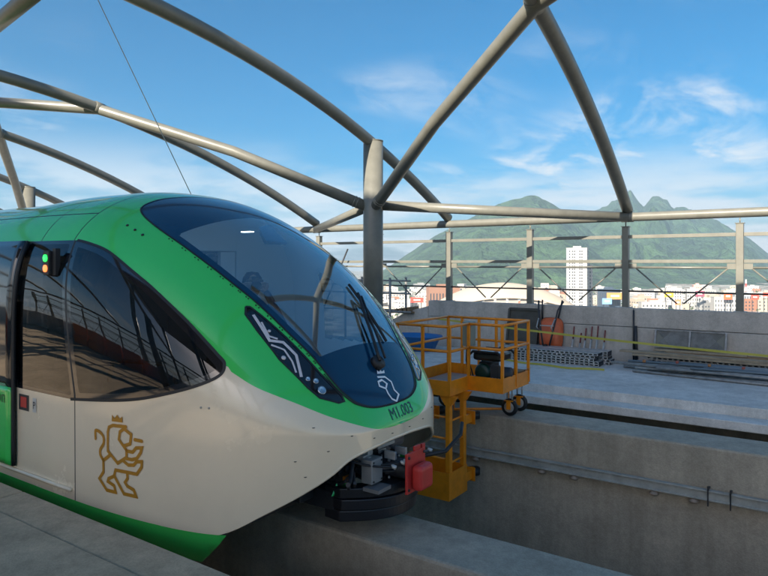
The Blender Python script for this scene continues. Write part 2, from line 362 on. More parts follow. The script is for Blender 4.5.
# ---- facade frame on the parapet: posts, girts, gussets, rods
def facade(name, y, z0, xs, label, mirror=1):
    e = tag(empty(name, (xs[0], y, z0)), label, 'steel frame')
    for i, x in enumerate(xs):
        zz0 = z0; z0 = ZF if (mirror == 1 and y > 0 and x < -7.5) else zz0
        p = bx('post', M_steel, e, x - .06, x + .06, y - .06, y + .06, z0, .70, bevel=.006)
        bx('cap_plate', M_steel, p, x - .075, x + .075, y - .075, y + .075, .701, .712)
        MB().path([(x, y, .712), (x, y, .80)], .012, 6).build('hanger_rod', M_steel, p)
        bx('base_plate', M_galv, p, x - .10, x + .10, y - .10, y + .10, z0 + .001, z0 + .014)
        z0 = zz0
        for sx in (-1, 1):
            bx('gusset', M_steel, p, x + sx * .062 + (0 if sx > 0 else -.14), x + sx * .062 + (.14 if sx > 0 else 0), y - .012, y + .012, -.11, -.01)
    for a, b in zip(xs[:-1], xs[1:]):
        MB().box(a + .063, b - .063, y - .032, y + .032, .475, .54).build('girt', M_steel, e, .004)
        MB().box(a + .063, b - .063, y - .032, y + .032, .0, .062).build('girt', M_steel, e, .004)
        MB().path([(a + .2, y, -.085), (b - .2, y, -.085)], .022, 8).build('tie_rod', M_steel, e)
        MB().path([(a + .06, y, -.545), (b - .06, y, -.545)], .016, 8).build('tie_rod', M_dark, e)
        m = (a + b) / 2
        MB().path([(a + .19, y, -.10), (m - .05, y - .02 * mirror, -.76)], .015, 6).build('brace_rod', M_steel, e)
        MB().path([(b - .19, y + .001, -.10), (m + .05, y + .03, -.76)], .015, 6).build('brace_rod', M_steel, e)
    return e
posts = [-7.12 + 1.95 * i for i in range(-5, 8)]
facade('facade_frame', 12.91, -.869, posts, 'beige steel facade frame of posts and girts standing on the parapet wall')

# ---- lattice roof of bent tubes
roof = tag(empty('lattice_roof', (-7.15, 9.96, ZF)), 'beige tubular steel lattice roof frame with arches, diagonals and columns', 'roof frame')
def rz(y): return 3.4 - (y - 3.5) ** 2 / 37.4
EY, EZ = 12.91, .89
AX = [-24.5, -20.2, -15.9, -11.35, -7.15, -3.15, .8, 4.7, 8.65]
DIAG = {(-20.2, -1): -24.5, (-20.2, 1): -15.9, (-7.15, -1): -11.78, (-7.15, 1): -2.80, (4.7, -1): .8, (4.7, 1): 8.65}
def tube(name, pts, r): return MB().path(pts, r, 18).build(name, M_steel, roof)
for x in AX:
    ys = np.linspace(12.91, -5.91, 40)
    fan = {-3.15: .068, -11.35: -.117}.get(x, 0.); xe = {-3.15: -3.19, -11.35: -11.1}.get(x, x)      # the arches beside the column fan out slightly
    tube('arch_tube', [(xe + fan * min(12.91 - y, 9), y, rz(y)) for y in ys], .105)
for y in (EY, -5.91):
    tube('eave_tube', [(x, y, EZ) for x in np.linspace(-30, 11, 12)], .085)
tube('diagonal_tube', [(-7.15, 3.95, rz(3.95)), (-11.35, 4.58, rz(4.58))], .105)
COLX = (-20.2, -7.15, 4.7)
for cx_ in COLX:
    c = MB().path([(cx_, 9.96, ZF + .002), (cx_, 9.96, 2.32)], .19, 28).build('column', M_steel, roof)
    MB().disc((cx_, 9.96, 2.321), (0, 0, 1), .195, .02, 28).build('cap_plate', M_steel, c)
    MB().disc((cx_, 9.96, ZF + .0025), (0, 0, 1), .30, .025, 24).build('base_plate', M_steel, c)
    for s in (-1, 1):
        px = DIAG[(cx_, s)]
        tube('diagonal_tube', [(cx_ + s * .10, 9.90, 1.08), (lerp(cx_, px, .5), 8.55, 2.16), (px, 7.15, rz(7.15) - .02), (px + s * 2.0, 6.05, rz(6.05)), (px + s * 3.9, 4.5, rz(4.5))], .105)
        tube('eave_strut', [(cx_ + s * .15, 10.05, 1.10), ({-11.78: -11.1, -2.80: -3.19}.get(px, px), EY - .02, EZ - .0)], .095)
for cx_ in COLX:
    for s in (-1, 1):
        a = Vector((cx_ + s * .10, 9.90, 1.08)); b = Vector((lerp(cx_, DIAG[(cx_, s)], .5), 8.55, 2.16)); dv = (b - a).normalized()
        for q_ in (.12, .16): MB().lathe([(.104, -.012), (.113, -.008), (.115, 0), (.113, .008), (.104, .012)], a + dv * q_ * 1.6, dv, 20).build('weld_collar', M_steel, roof)
        px = DIAG[(cx_, s)]
        MB().lathe([(.104, -.10), (.118, -.09), (.118, .09), (.104, .10)], (px, 7.15, rz(7.15)), (0, 1, -(7.15 - 3.5) / 18.7), 22).build('joint_sleeve', M_steel, roof)
        MB().lathe([(.084, -.12), (.098, -.11), (.098, .11), (.084, .12)], ({-11.78: -11.1, -2.80: -3.19}.get(px, px), EY, EZ), (1, 0, 0), 22).build('joint_sleeve', M_steel, roof)
        for k_ in range(6):
            an = k_ * math.pi / 3; MB().disc((cx_ + .245 * math.cos(an), 9.96 + .245 * math.sin(an), ZF + .027), (0, 0, 1), .018, .03, 6).build('anchor_bolt', M_galv, roof)
for cx_ in (-20.2, -7.15, 4.7):     # matching columns behind the near platform
    MB().path([(cx_, -2.9, Z_PLAT + .002), (cx_, -2.9, 2.32)], .19, 20).build('column', M_steel, roof)
# loose tag line
tl = MB().path([at(98, 8.2, (263 - 0) / 640 * 8.2), at(189, 9.6, (263 - 190) / 640 * 9.6), at(240, 10.6, (263 - 296) / 640 * 10.6)], .0065, 6).build('tag_line', M_rail)
tag(tl, 'thin dark cable slanting down from the roof frame behind the train', 'cable')
# ---- unseen canopy added behind the photographer, sized to shade the platforms
can = tag(empty('shade_canopy', (-4, -13, -6)), 'high flat canopy on columns, added out of view to shade the platforms', 'canopy')
bx('deck', mat('shade_canopy_deck', (.09, .095, .10), .7), can, -13.5, 4, -21.0, -7.5, 10.5, 10.9)
for x in (-12.5, -4.7, 3):
    for y in (-19.5, -9.5):
        MB().path([(x, y, -14), (x, y, 10.498)], .28, 16).build('column', M_steel, can)
    bx('girder', M_steel, can, x - .15, x + .15, -20.0, -7.9, 9.9, 10.499)
# rear parapet with facade frame and orange barriers: what the glazing mirrors
rw = tag(bx('rear_parapet', M_conc2, None, -40, 30, -6.05, -5.8, Z_PLAT - .5, -.87, bevel=.01), 'low concrete parapet behind the near platform', 'wall')
facade('rear_facade_frame', -5.92, -.869, [-22 + 1.95 * i for i in range(16)], 'beige steel facade frame standing on the rear parapet')
for i, x in enumerate((-15.5, -13.9, -12.3, -10.6)):
    b = tag(empty('water_barrier', (x, -4.6, Z_PLAT)), 'orange plastic barrier by the rear parapet, ' + ['farthest', 'second farthest', 'second nearest', 'nearest'][i], 'barrier', 'orange barriers behind the platform')
    MB().prism([(-.25, 0), (.25, 0), (.22, .3), (.1, .45), (.08, 1.0), (-.08, 1.0), (-.1, .45), (-.22, .3)], x - .7, x + .7, lambda a, c, d: (d, -4.9 + a, Z_PLAT + c)).build('body', mat('barrier_orange', (.7, .16, .03), .5), b)
bx('slab_rear', M_plat, near_p, -40, 30, -6.2, -3.902, Z_PLAT - .55, Z_PLAT - .003)

# ================================================================== MONORAIL TRAIN
(zr, xt, x0_, zt0, zc1, pt_, qt_, xw_, pw_, qw_, n0_, n1_, xn_, pn_) = (0.6456, -2.7016, -5.3728, 0.6959, -1.228, 1.7582, 1.1639, -5.6132, 3.1872, 3.0849, 5.3599, 2.0412, -7.4754, 1.0655)
HW = 1.3822
def _t(X, a): return np.clip((X - a) / (xt - a), 0, 1)
def zcf(X): return -.9 + (zc1 + .9) * _t(X, -6.) ** 1.5
def wf(X): return HW * np.maximum(1 - _t(X, xw_) ** pw_, 0) ** (1 / qw_)
def ztf(X):
    z0 = zr + (zt0 - zr) * sstep((X + 7.) / 1.2); zc = zcf(X)
    return zc + (z0 - zc) * np.maximum(1 - _t(X, x0_) ** pt_, 0) ** (1 / qt_)
def nzf(X): return n0_ + (n1_ - n0_) * _t(X, xn_) ** pn_
def nyf(X): return 2.5 + (n1_ - 2.5) * _t(X, xn_) ** pn_
def y_at(X, z):            # half width of the shell at length X, height z
    zc = zcf(X); h = np.maximum(ztf(X) - zc, 1e-6); zz = np.clip((z - zc) / h, 0, 1)
    return wf(X) * np.maximum(1 - zz ** nzf(X), 0) ** (1 / nyf(X))
def z_at(X, y):
    zc = zcf(X); h = ztf(X) - zc; yy = np.clip(abs(y) / np.maximum(wf(X), 1e-6), 0, 1)
    return zc + h * np.maximum(1 - yy ** nyf(X), 0) ** (1 / nzf(X))
def P_side(X, z, off=0., s=-1): return Vector((X, TC + s * (float(y_at(X, z)) + off), z))
def F_imp(X, y, z):
    X = min(X, xt - 1e-4); zc = float(zcf(X)); h = max(float(ztf(X)) - zc, 1e-4); w = max(float(wf(X)), 1e-4)
    return (abs(y) / w) ** float(nyf(X)) + (max(z - zc, 0) / h) ** float(nzf(X))
def nrm(p):
    X, y, z = p[0], p[1] - TC, p[2]; e = 2e-3
    g = Vector((F_imp(X + e, y, z) - F_imp(X - e, y, z), F_imp(X, y + e, z) - F_imp(X, y - e, z), F_imp(X, y, z + e) - F_imp(X, y, z - e)))
    return g.normalized() if g.length > 1e-9 else Vector((1, 0, 0))
def P_q(q, y, off=0.):     # point on the upper shell with X - z = q
    a, b = -8., xt - 1e-4
    for _ in range(50):
        m = (a + b) / 2
        if float(wf(m)) <= abs(y) or m - float(z_at(m, y)) > q: b = m
        else: a = m
    p = Vector((a, TC + y, float(z_at(a, y))))
    return p + nrm(p) * off if off else p
def P_front(y, z, off=0.): # point on the nose at given lateral y and height z
    a, b = -6., xt - 1e-5
    for _ in range(50):
        m = (a + b) / 2
        if float(y_at(m, z)) > abs(y) and float(ztf(m)) > z: a = m
        else: b = m
    p = Vector((a, TC + y, z)); return p + Vector((1, y * .5, .35)).normalized() * off
train = tag(empty('monorail_train', (-6, TC, BEAM_Z)), 'green and white monorail train with a sloping glazed nose', 'train')

def shell_grid():
    t = np.linspace(0, 1, 230)[1:]; Xs = xt - (xt + 6.4) * t ** 2.2
    Xs = np.concatenate([[xt - 2e-5], Xs, np.linspace(-6.4, -16, 60)[1:]])
    NL, NU = 30, 170; rows = []
    for X in Xs:
        zc = float(zcf(X)); w = float(wf(X)); h = float(ztf(X)) - zc; n = float(nzf(X)); ny = float(nyf(X))
        a = np.linspace(0, math.pi, 3001); c = np.cos(a); s = np.abs(np.sin(a))
        y = -w * np.sign(c) * np.abs(c) ** (2 / ny); z = zc + h * s ** (2 / n)
        L = np.concatenate([[0], np.cumsum(np.hypot(np.diff(y), np.diff(z)))]); q = np.linspace(0, L[-1], NU)
        yu = np.interp(q, L, y); zu = np.interp(q, L, z)
        zl = np.linspace(-1.95, zc, NL)[:-1]
        yy = np.concatenate([-w * np.ones(NL - 1), yu, w * np.ones(NL - 1)]); zz = np.concatenate([zl, zu, zl[::-1]])
        rows.append(np.stack([np.full_like(yy, X), yy, zz], -1))
    r0 = rows[0].copy(); r0[:, 0] = xt; r0[:, 1] = 0; rows.insert(0, r0)
    G = np.stack(rows); ni, nj = G.shape[:2]
    idx = np.arange(ni * nj).reshape(ni, nj)
    a, b, c, d = idx[:-1, :-1], idx[1:, :-1], idx[1:, 1:], idx[:-1, 1:]
    T = np.concatenate([np.stack([a, c, b], -1).reshape(-1, 3), np.stack([a, d, c], -1).reshape(-1, 3)])
    return G.reshape(-1, 3), T
def cut(V, T, fn):
    """split a triangle mesh along fn(V) = 0 -> (inside fn>0, outside)"""
    f = fn(V); f = np.where(np.abs(f) < 1e-7, 1e-7, f)
    s = f[T] > 0; cnt = s.sum(1)
    ins = [T[cnt == 3]]; outs = [T[cnt == 0]]; mixed = T[(cnt == 1) | (cnt == 2)]
    newv = []; cache = {}; base = len(V); ti = []; to = []
    def mid(i, j):
        k = (i, j) if i < j else (j, i)
        if k not in cache:
            t = f[k[0]] / (f[k[0]] - f[k[1]]); newv.append(V[k[0]] + (V[k[1]] - V[k[0]]) * t); cache[k] = base + len(newv) - 1
        return cache[k]
    for tri in mixed.tolist():
        sg = [f[i] > 0 for i in tri]; one = sg.index(True) if sum(sg) == 1 else sg.index(False)
        a, b, c = tri[one], tri[(one + 1) % 3], tri[(one + 2) % 3]
        ab, ac = mid(a, b), mid(a, c); A = [(a, ab, ac)]; B = [(ab, b, c), (ab, c, ac)]
        if sg[one]: ti += A; to += B
        else: to += A; ti += B
    V2 = np.concatenate([V, np.array(newv).reshape(-1, 3)])
    J = lambda l, e: np.concatenate([l[0], np.array(e, int).reshape(-1, 3)])
    return V2, J(ins, ti), J(outs, to)
def compact(V, T):
    u, inv = np.unique(T, return_inverse=True); return V[u], inv.reshape(-1, 3)
def sdpoly(px, py, poly):
    P = np.array(poly, float); n = len(P); d = np.full(px.shape, 1e9); ins = np.zeros(px.shape, bool)
    for i in range(n):
        a, b = P[i], P[(i + 1) % n]; e = b - a; wx, wy = px - a[0], py - a[1]
        t = np.clip((wx * e[0] + wy * e[1]) / (e @ e), 0, 1); d = np.minimum(d, np.hypot(wx - e[0] * t, wy - e[1] * t))
        c1 = (a[1] <= py) & (b[1] > py); c2 = (a[1] > py) & (b[1] <= py); cr = e[0] * wy - e[1] * wx
        ins ^= (c1 & (cr > 0)) | (c2 & (cr < 0))
    return np.where(ins, d, -d)
def spl(pts, k=6):          # Catmull-Rom smoothing of an open list
    P = [np.array(p, float) for p in pts]; out = []
    for i in range(len(P) - 1):
        p0, p1, p2, p3 = P[max(i - 1, 0)], P[i], P[i + 1], P[min(i + 2, len(P) - 1)]
        for j in range(k):
            t = j / k; out.append(tuple(.5 * (2 * p1 + (p2 - p0) * t + (2 * p0 - 5 * p1 + 4 * p2 - p3) * t * t + (3 * p1 - p0 - 3 * p2 + p3) * t ** 3)))
    return out + [tuple(P[-1])]
def Fvec(X, y, z):
    X = np.minimum(X, xt - 1e-4); zc = zcf(X); h = np.maximum(ztf(X) - zc, 1e-4); w = np.maximum(wf(X), 1e-4)
    return (np.abs(y) / w) ** nyf(X) + (np.maximum(z - zc, 0) / h) ** nzf(X)
def shell(name, V, T, m, parent=train, thick=0.):
    v, t = compact(V, T)
    if len(t) == 0: return None
    o = raw(name, v + np.array([0, TC, 0]), t, m, parent, smooth=True)
    X, y, z = v[:, 0], v[:, 1], v[:, 2]; e = 1.5e-3; X = np.minimum(X, xt - 3e-3)
    g = np.stack([Fvec(X + e, y, z) - Fvec(X - e, y, z), Fvec(X, y + e, z) - Fvec(X, y - e, z), Fvec(X, y, z + e) - Fvec(X, y, z - e)], -1)
    g /= np.maximum(np.linalg.norm(g, axis=1, keepdims=True), 1e-9)
    o.data.normals_split_custom_set_from_vertices([tuple(q) for q in g])
    return o
WS_R = spl([(-5.50, 0), (-5.49, .36), (-5.45, .62), (-5.28, .815), (-4.83, .885), (-4.19, .86), (-3.62, .795), (-3.27, .735), (-2.77, .65), (-2.41, .57), (-2.157, .53), (-2.0, .495), (-1.9, .455), (-1.79, .385), (-1.70, .23), (-1.675, 0)])
WS_P = WS_R + [(q, -y) for q, y in WS_R[-2:0:-1]]
LENS = [(-3.219, .815), (-3.2, .79), (-2.953, .735), (-2.578, .658), (-2.21, .585), (-1.92, .505), (-1.867, .505), (-1.87, .56), (-1.988, .684), (-2.135, .734), (-2.512, .815), (-2.879, .843), (-3.13, .85)]
SW_T = spl([(-5.12, .19), (-4.94, .157), (-4.70, .088), (-4.378, -.069), (-4.122, -.209), (-3.79, -.425), (-3.51, -.646), (-3.449, -.71), (-3.462, -.782), (-3.6, -.852), (-3.83, -.922), (-4.1, -.985), (-4.4, -1.028), (-4.926, -1.078)])
SW_P = [(-17, .21)] + SW_T + [(-17, -1.085)]
def zlip(V):
    ay = np.abs(V[:, 1])
    l = np.interp(ay, LPX, LPZ)
    return np.where(V[:, 0] > -3.9, l, -1.868)
ZG = ([0, .18, .35, .65, .853, 1.009, 1.085, 1.13, 1.5], [-1.24, -1.232, -1.205, -1.085, -.966, -.86, -.76, -.70, -.70])
_zgs = spl(list(zip(*ZG)), 8); ZG = ([p[0] for p in _zgs], [p[1] for p in _zgs])
_lps = spl([(0, -1.335), (.21, -1.338), (.53, -1.378), (.70, -1.475), (.876, -1.585), (1.033, -1.71), (1.15, -1.845), (1.20, -1.868), (1.4, -1.868)], 8); LPX, LPZ = [p[0] for p in _lps], [p[1] for p in _lps]
seamx = lambda z: np.interp(z, [-1.95, -1.04, .166, .5], [-4.862, -4.868, -5.136, -5.2])
pilx = lambda z: np.interp(z, [-1.95, -1.072, .208, .5], [-5.72, -5.828, -6.02, -6.05])

def build_train():
    V, T = shell_grid()
    V, T, _ = cut(V, T, lambda v: v[:, 2] - zlip(v))
    # windscreen
    def ws(v): return np.where(v[:, 2] > -1.21, sdpoly(v[:, 0] - v[:, 2], v[:, 1], WS_P), -1.)
    V, W, T = cut(V, T, ws)
    def clear(v):
        q = v[:, 0] - v[:, 2]; d = sdpoly(q, v[:, 1], WS_P)
        return np.minimum(np.minimum(d - .055, -2.42 - q + .12 * v[:, 1] ** 2), q + 4.75 - .25 * np.abs(v[:, 1]))
    V, C, B = cut(V, W, clear)
    shell('windscreen', V, C, M_glass)
    shell('windscreen_border', V, B, M_navy, thick=.02)
    # headlamps
    V, Ln, T = cut(V, T, lambda v: np.where(v[:, 2] > -1.15, sdpoly(v[:, 0] - v[:, 2], np.abs(v[:, 1]), LENS), -1.))
    for sgn in (-1, 1):
        tri = Ln[(V[Ln][:, :, 1].mean(1) * sgn) > 0]
        lamp = shell('headlamp', V, tri, M_lens, thick=.015); lamp['label'] = 'slanted black headlamp lens with zigzag strips'
        HL.append((sgn, lamp))
    # side glazing
    V, G, T = cut(V, T, lambda v: np.where(np.abs(v[:, 1]) > .7, sdpoly(v[:, 0], v[:, 2], SW_P), -1.))
    V, cabw, G = cut(V, G, lambda v: v[:, 0] - seamx(v[:, 2]) - .012)
    V, gap, G = cut(V, G, lambda v: v[:, 0] - seamx(v[:, 2]) + .012)
    V, mid, G = cut(V, G, lambda v: v[:, 0] - pilx(v[:, 2]) - .07)
    V, pil, G = cut(V, G, lambda v: v[:, 0] - pilx(v[:, 2]) + .02)
    # cab side window: dark frit border and clear pane
    V, pane, frit = cut(V, cabw, lambda v: np.minimum(sdpoly(v[:, 0], v[:, 2], SW_P) - .05, v[:, 0] - seamx(v[:, 2]) - .06))
    V, midp, midf = cut(V, mid, lambda v: np.minimum(np.minimum(sdpoly(v[:, 0], v[:, 2], SW_P) - .03, -(v[:, 0] - seamx(v[:, 2])) - .05), v[:, 0] - pilx(v[:, 2]) - .1))
    for sgn in (-1, 1):
        def half(t): return t[(V[t][:, :, 1].mean(1) * sgn) > 0]
        shell('cab_side_window', V, half(pane), M_sglass)
        shell('window_border', V, half(frit), M_lens)
        shell('side_window', V, half(midp), M_sglass); shell('window_border', V, half(midf), M_lens)
        shell('window_seal', V, half(np.concatenate([gap, pil])), M_black)
        rest = half(G)
        for k in range(4):          # remaining glazing panes toward the rear
            a = -5.9 - k * 1.6; b = a - 1.6 if k < 3 else -16.1
            Vb, p1, _ = cut(V, rest, lambda v: np.minimum(a - .06 - v[:, 0] - .1 * (v[:, 2] + 1), v[:, 0] - b))
            shell('side_window', Vb, p1, M_sglass)
        shell('window_band', np.array(V) * np.array([1, .985, 1]), rest, M_igrey if False else M_sglass)
    # colour scheme
    V, gr, wh = cut(V, T, lambda v: v[:, 2] - np.where(v[:, 0] > -5.0, np.interp(np.abs(v[:, 1]), *ZG), -.7))
    # grooves between panels
    V, w1, wr = cut(V, wh, lambda v: v[:, 0] - seamx(v[:, 2]) - .006)
    V, wseam, w2 = cut(V, wr, lambda v: v[:, 0] - seamx(v[:, 2]) + .006)
    shell('nose_lower_panel', V, w1, M_white, thick=.035); shell('side_lower_panel', V, w2, M_white, thick=.03)
    shell('panel_gap', V, wseam, M_black)
    gaps = []
    V, g1, rest = cut(V, gr, lambda v: v[:, 0] + 5.155)
    V, gp, rest = cut(V, rest, lambda v: v[:, 0] + 5.165); gaps.append(gp)
    V, ga, rest = cut(V, rest, lambda v: v[:, 0] + 5.615)
    V, gp, gb = cut(V, rest, lambda v: v[:, 0] + 5.625); gaps.append(gp)
    g2 = np.concatenate([ga, gb])
    V, hi, rest = cut(V, g2, lambda v: v[:, 2] - .434)
    V, gp, lo_ = cut(V, rest, lambda v: v[:, 2] - .426); gaps.append(gp)
    g2 = hi; gs = np.concatenate(gaps); shell('roof_side_panel', V, lo_, M_green)
    shell('nose_upper_panel', V, g1, M_green, thick=.03); shell('roof_panel', V, g2, M_green, thick=.03); shell('panel_gap', V, gs, M_black)
    # cab liner just inside the shell, with window openings
    Lv, Lt = shell_grid_cache
    q = Lv[:, 0] - Lv[:, 2]
    keep = (Lv[:, 2] > -1.15) & (sdpoly(q, Lv[:, 1], WS_P) < -.0)
    sdw = sdpoly(Lv[:, 0], Lv[:, 2], SW_P)
    op_far = (Lv[:, 1] > 0) & (Lv[:, 0] > -4.5) & (Lv[:, 0] < -3.8) & (Lv[:, 2] < -.07) & (Lv[:, 2] > -.76) & (sdw > .03)
    op_near = (Lv[:, 1] < 0) & (sdw > .02) & (Lv[:, 0] > -4.72)
    op_back = (Lv[:, 0] < -5.0) & (sdw > .05)
    ok = keep & ~op_far & ~op_near & ~op_back
    t = Lt[ok[Lt].all(1)]; c = Lv.copy(); c[:, 1] *= .955; c[:, 2] = c[:, 2] - .05 * (c[:, 2] > -.9); c[:, 0] = c[:, 0] - .03
    shell('cab_liner', c, t, M_liner)
HL = []
shell_grid_cache = shell_grid()
build_train()

# decals and trims that follow the shell
def ribbon(name, pts, w, m, parent, off=.004):
    """flat stroke of width w along 3-D points lying on the shell"""
    P = [Vector(p) for p in pts]; V = []; n = len(P)
    for i, p in enumerate(P):
        t1 = (P[min(i + 1, n - 1)] - p); t0 = (p - P[max(i - 1, 0)])
        t1 = t1.normalized() if t1.length > 1e-9 else t0.normalized(); t0 = t0.normalized() if t0.length > 1e-9 else t1
        t = (t0 + t1); t = t.normalized() if t.length > 1e-3 else t1
        nn = nrm(p); s = nn.cross(t).normalized(); k = 1 / max(.45, t.dot(t1))
        ext = t * (w * .0)
        V += [p + s * w / 2 * k + nn * off, p - s * w / 2 * k + nn * off]
    return raw(name, V, [(2 * i, 2 * i + 1, 2 * i + 3, 2 * i + 2) for i in range(n - 1)], m, parent)
def dens(pts, step=.03):
    o = [pts[0]]
    for a, b in zip(pts[:-1], pts[1:]):
        n = max(1, int(math.dist(a, b) / step)); o += [(a[0] + (b[0] - a[0]) * i / n, a[1] + (b[1] - a[1]) * i / n) for i in range(1, n + 1)]
    return o
LION = {
 'tail': spl([(-4.591, -1.339), (-4.591, -1.28), (-4.544, -1.281), (-4.497, -1.31), (-4.493, -1.361), (-4.532, -1.414), (-4.532, -1.453), (-4.496, -1.491)]),
 'hind': [(-4.41, -1.434), (-4.496, -1.491), (-4.494, -1.577), (-4.544, -1.636), (-4.455, -1.708), (-4.352, -1.706), (-4.37, -1.66), (-4.443, -1.641), (-4.434, -1.617), (-4.38, -1.594)],
 'mane': [(-4.238, -1.205), (-4.384, -1.212), (-4.43, -1.232), (-4.443, -1.27), (-4.443, -1.411), (-4.331, -1.486), (-4.234, -1.43), (-4.234, -1.376), (-4.317, -1.307), (-4.305, -1.249), (-4.261, -1.222), (-4.184, -1.254), (-4.194, -1.323), (-4.252, -1.345)],
 'arm': [(-4.234, -1.381), (-4.169, -1.381), (-4.132, -1.345), (-4.075, -1.337), (-4.087, -1.374), (-4.126, -1.421), (-4.175, -1.437), (-4.238, -1.437)],
 'leg': [(-4.261, -1.462), (-4.215, -1.482), (-4.157, -1.474), (-4.129, -1.445), (-4.075, -1.437), (-4.077, -1.476), (-4.126, -1.535), (-4.354, -1.54), (-4.37, -1.585), (-4.261, -1.701), (-4.132, -1.699), (-4.157, -1.655), (-4.226, -1.638), (-4.249, -1.615), (-4.222, -1.582), (-4.226, -1.54)],
 'tongue': [(-4.146, -1.287), (-4.074, -1.289)]}
lion = empty('lion_emblem', (-4.33, TC - 1.36, -1.45)); attach(lion, train); lion['label'] = 'gold outlined rampant lion emblem with crown'
for k, pts in LION.items():
    w = .026 if k != 'tongue' else .026
    ribbon('emblem_line', [P_side(a, b) for a, b in dens(pts, .02)], w, M_gold, lion)
    for a, b in (pts if k != 'tail' else pts[::6]):           # round joints
        p = P_side(a, b, .0045); nn = nrm(p); u = nn.orthogonal().normalized(); v = nn.cross(u)
        raw('emblem_joint', [p + (u * math.cos(t) + v * math.sin(t)) * w / 2 for t in np.linspace(0, 2 * math.pi, 11)[:-1]], [tuple(range(10))], M_gold, lion)
cr = [(-4.395, -1.182), (-4.393, -1.132), (-4.365, -1.157), (-4.335, -1.127), (-4.305, -1.152), (-4.276, -1.132), (-4.276, -1.178)]
raw('emblem_crown', [P_side(a, b, .005) for a, b in cr], [(0, 1, 2), (0, 2, 4, 6), (2, 3, 4), (4, 5, 6)], M_gold, lion)
# emblem on the windscreen border
em = empty('shield_emblem', (-2.85, TC, -.95)); attach(em, train); em['label'] = 'white lion-head line emblem under the windscreen'
EMB = [(-1.997, -.053), (-1.979, .039), (-1.908, .088), (-1.814, .076), (-1.754, .106), (-1.690, .04), (-1.726, -.004), (-1.793, -.021), (-1.851, -.02), (-1.897, -.081), (-1.945, -.07), (-1.954, -.017), (-1.9, .021), (-1.859, -.014)]
ribbon('emblem_line', [P_q(a, b) for a, b in dens(EMB, .015)], .016, M_wprint, em)
raw('emblem_crown', [P_q(a, b, .006) for a, b in [(-2.031, -.038), (-2.072, -.019), (-2.049, -.005), (-2.064, .023), (-2.044, .035), (-2.057, .071), (-2.019, .058)]], [(0, 1, 2), (0, 2, 4, 6), (2, 3, 4), (4, 5, 6)], M_wprint, em)
# lamp strips, reflectors and gaskets
for sgn, lamp in HL:
    for nm, pts, w in (('light_strip', [(-3.093, .805), (-2.745, .808), (-2.671, .727), (-2.489, .69), (-2.255, .738)], .022), ('light_strip', [(-2.978, .785), (-2.793, .795), (-2.73, .75)], .014), ('light_strip', [(-2.694, .815), (-2.59, .75), (-2.441, .742), (-2.317, .757)], .014)):
        ribbon(nm, [P_q(a, b * sgn) for a, b in dens(pts, .03)], w, M_zig, lamp)
    for (q, y), r in (((-2.848, .772), .012), ((-2.512, .785), .017)):
        p = P_q(q, y * sgn, .002); MB().disc(p, nrm(p), r, .004, 12).build('light_dot', M_zig, lamp)
    for (q, y), r in (((-2.16, .650), .017), ((-2.05, .640), .026), ((-2.21, .70), .014)):
        p = P_q(q, y * sgn, -.004); MB().lathe([(r * 1.25, 0), (r * 1.2, .010), (r, .012), (r * .75, .004), (0, .006)], p, nrm(p), 18).build('reflector', mat('reflector', (.55, .58, .62), .12, metal=.9), lamp)
    P = LENS + [LENS[0]]
    ribbon('gasket', [P_q(a, b * sgn) for a, b in dens(P, .03)], .016, M_black, lamp, .003)
ribbon('windscreen_gasket', [P_q(a, b) for a, b in WS_P[2:] + WS_P[:3]], .016, M_black, train, .003)
ribbon('window_gasket', [P_side(a, b) for a, b in SW_T], .022, M_black, train, .003)
lipp = []
for y in np.linspace(-1.15, 1.15, 70):
    zl = float(np.interp(abs(y), LPX, LPZ)); p_ = P_front(y, zl); lipp.append((p_.x - .012, p_.y * .99 + TC * .01, p_.z + .006))
MB().path(lipp, .016, 10).build('nose_lip', M_white, train)
# clips along the windscreen edge
cl = MB()
for sgn in (-1, 1):
    rr = [p for p in WS_R if p[0] > -4.6]
    for i in range(0, len(rr) - 1):
        for t in (0., .5):
            q, y = lerp(rr[i][0], rr[i + 1][0], t), lerp(rr[i][1], rr[i + 1][1], t)
            if q < -2.2 and i % 2: continue
            p = P_q(q, sgn * (y + .022), .003); nn = nrm(p); u = nn.orthogonal().normalized()
            cl.disc(p, nn, .006, .003, 8)
co = cl.build('edge_clips', M_black, train); co['kind'] = 'stuff'
# rivets on nose
for (y, z) in [(-.80, -1.13), (-.55, -1.22), (-.34, -1.275), (-.12, -1.285), (.12, -1.285), (.34, -1.27), (.55, -1.22), (.80, -1.13), (-.90, -1.35), (-.72, -1.30), (-.85, -1.46)]:
    p = P_front(y, z, .0); n2 = Vector((.8, y, 0)).normalized()
    MB().bar(p + n2 * .001 - Vector((0, .008, 0)), p + n2 * .001 + Vector((0, .008, 0)), .012, .004).build('panel_bolt', M_black, train)
for X in (-4.748, -4.626, -4.505):
    p = P_q(X - (.30 - (X + 4.748) * .19), -1.0, .002); MB().disc(p, nrm(p), .012, .004, 10).build('panel_bolt', M_black, train)
for X in (-3.56, -3.50):
    p = P_side(X, -1.0, .001); MB().disc(p, nrm(p), .008, .003, 10).build('panel_bolt', mat('bolt_grey', (.32, .31, .28), .5), train)
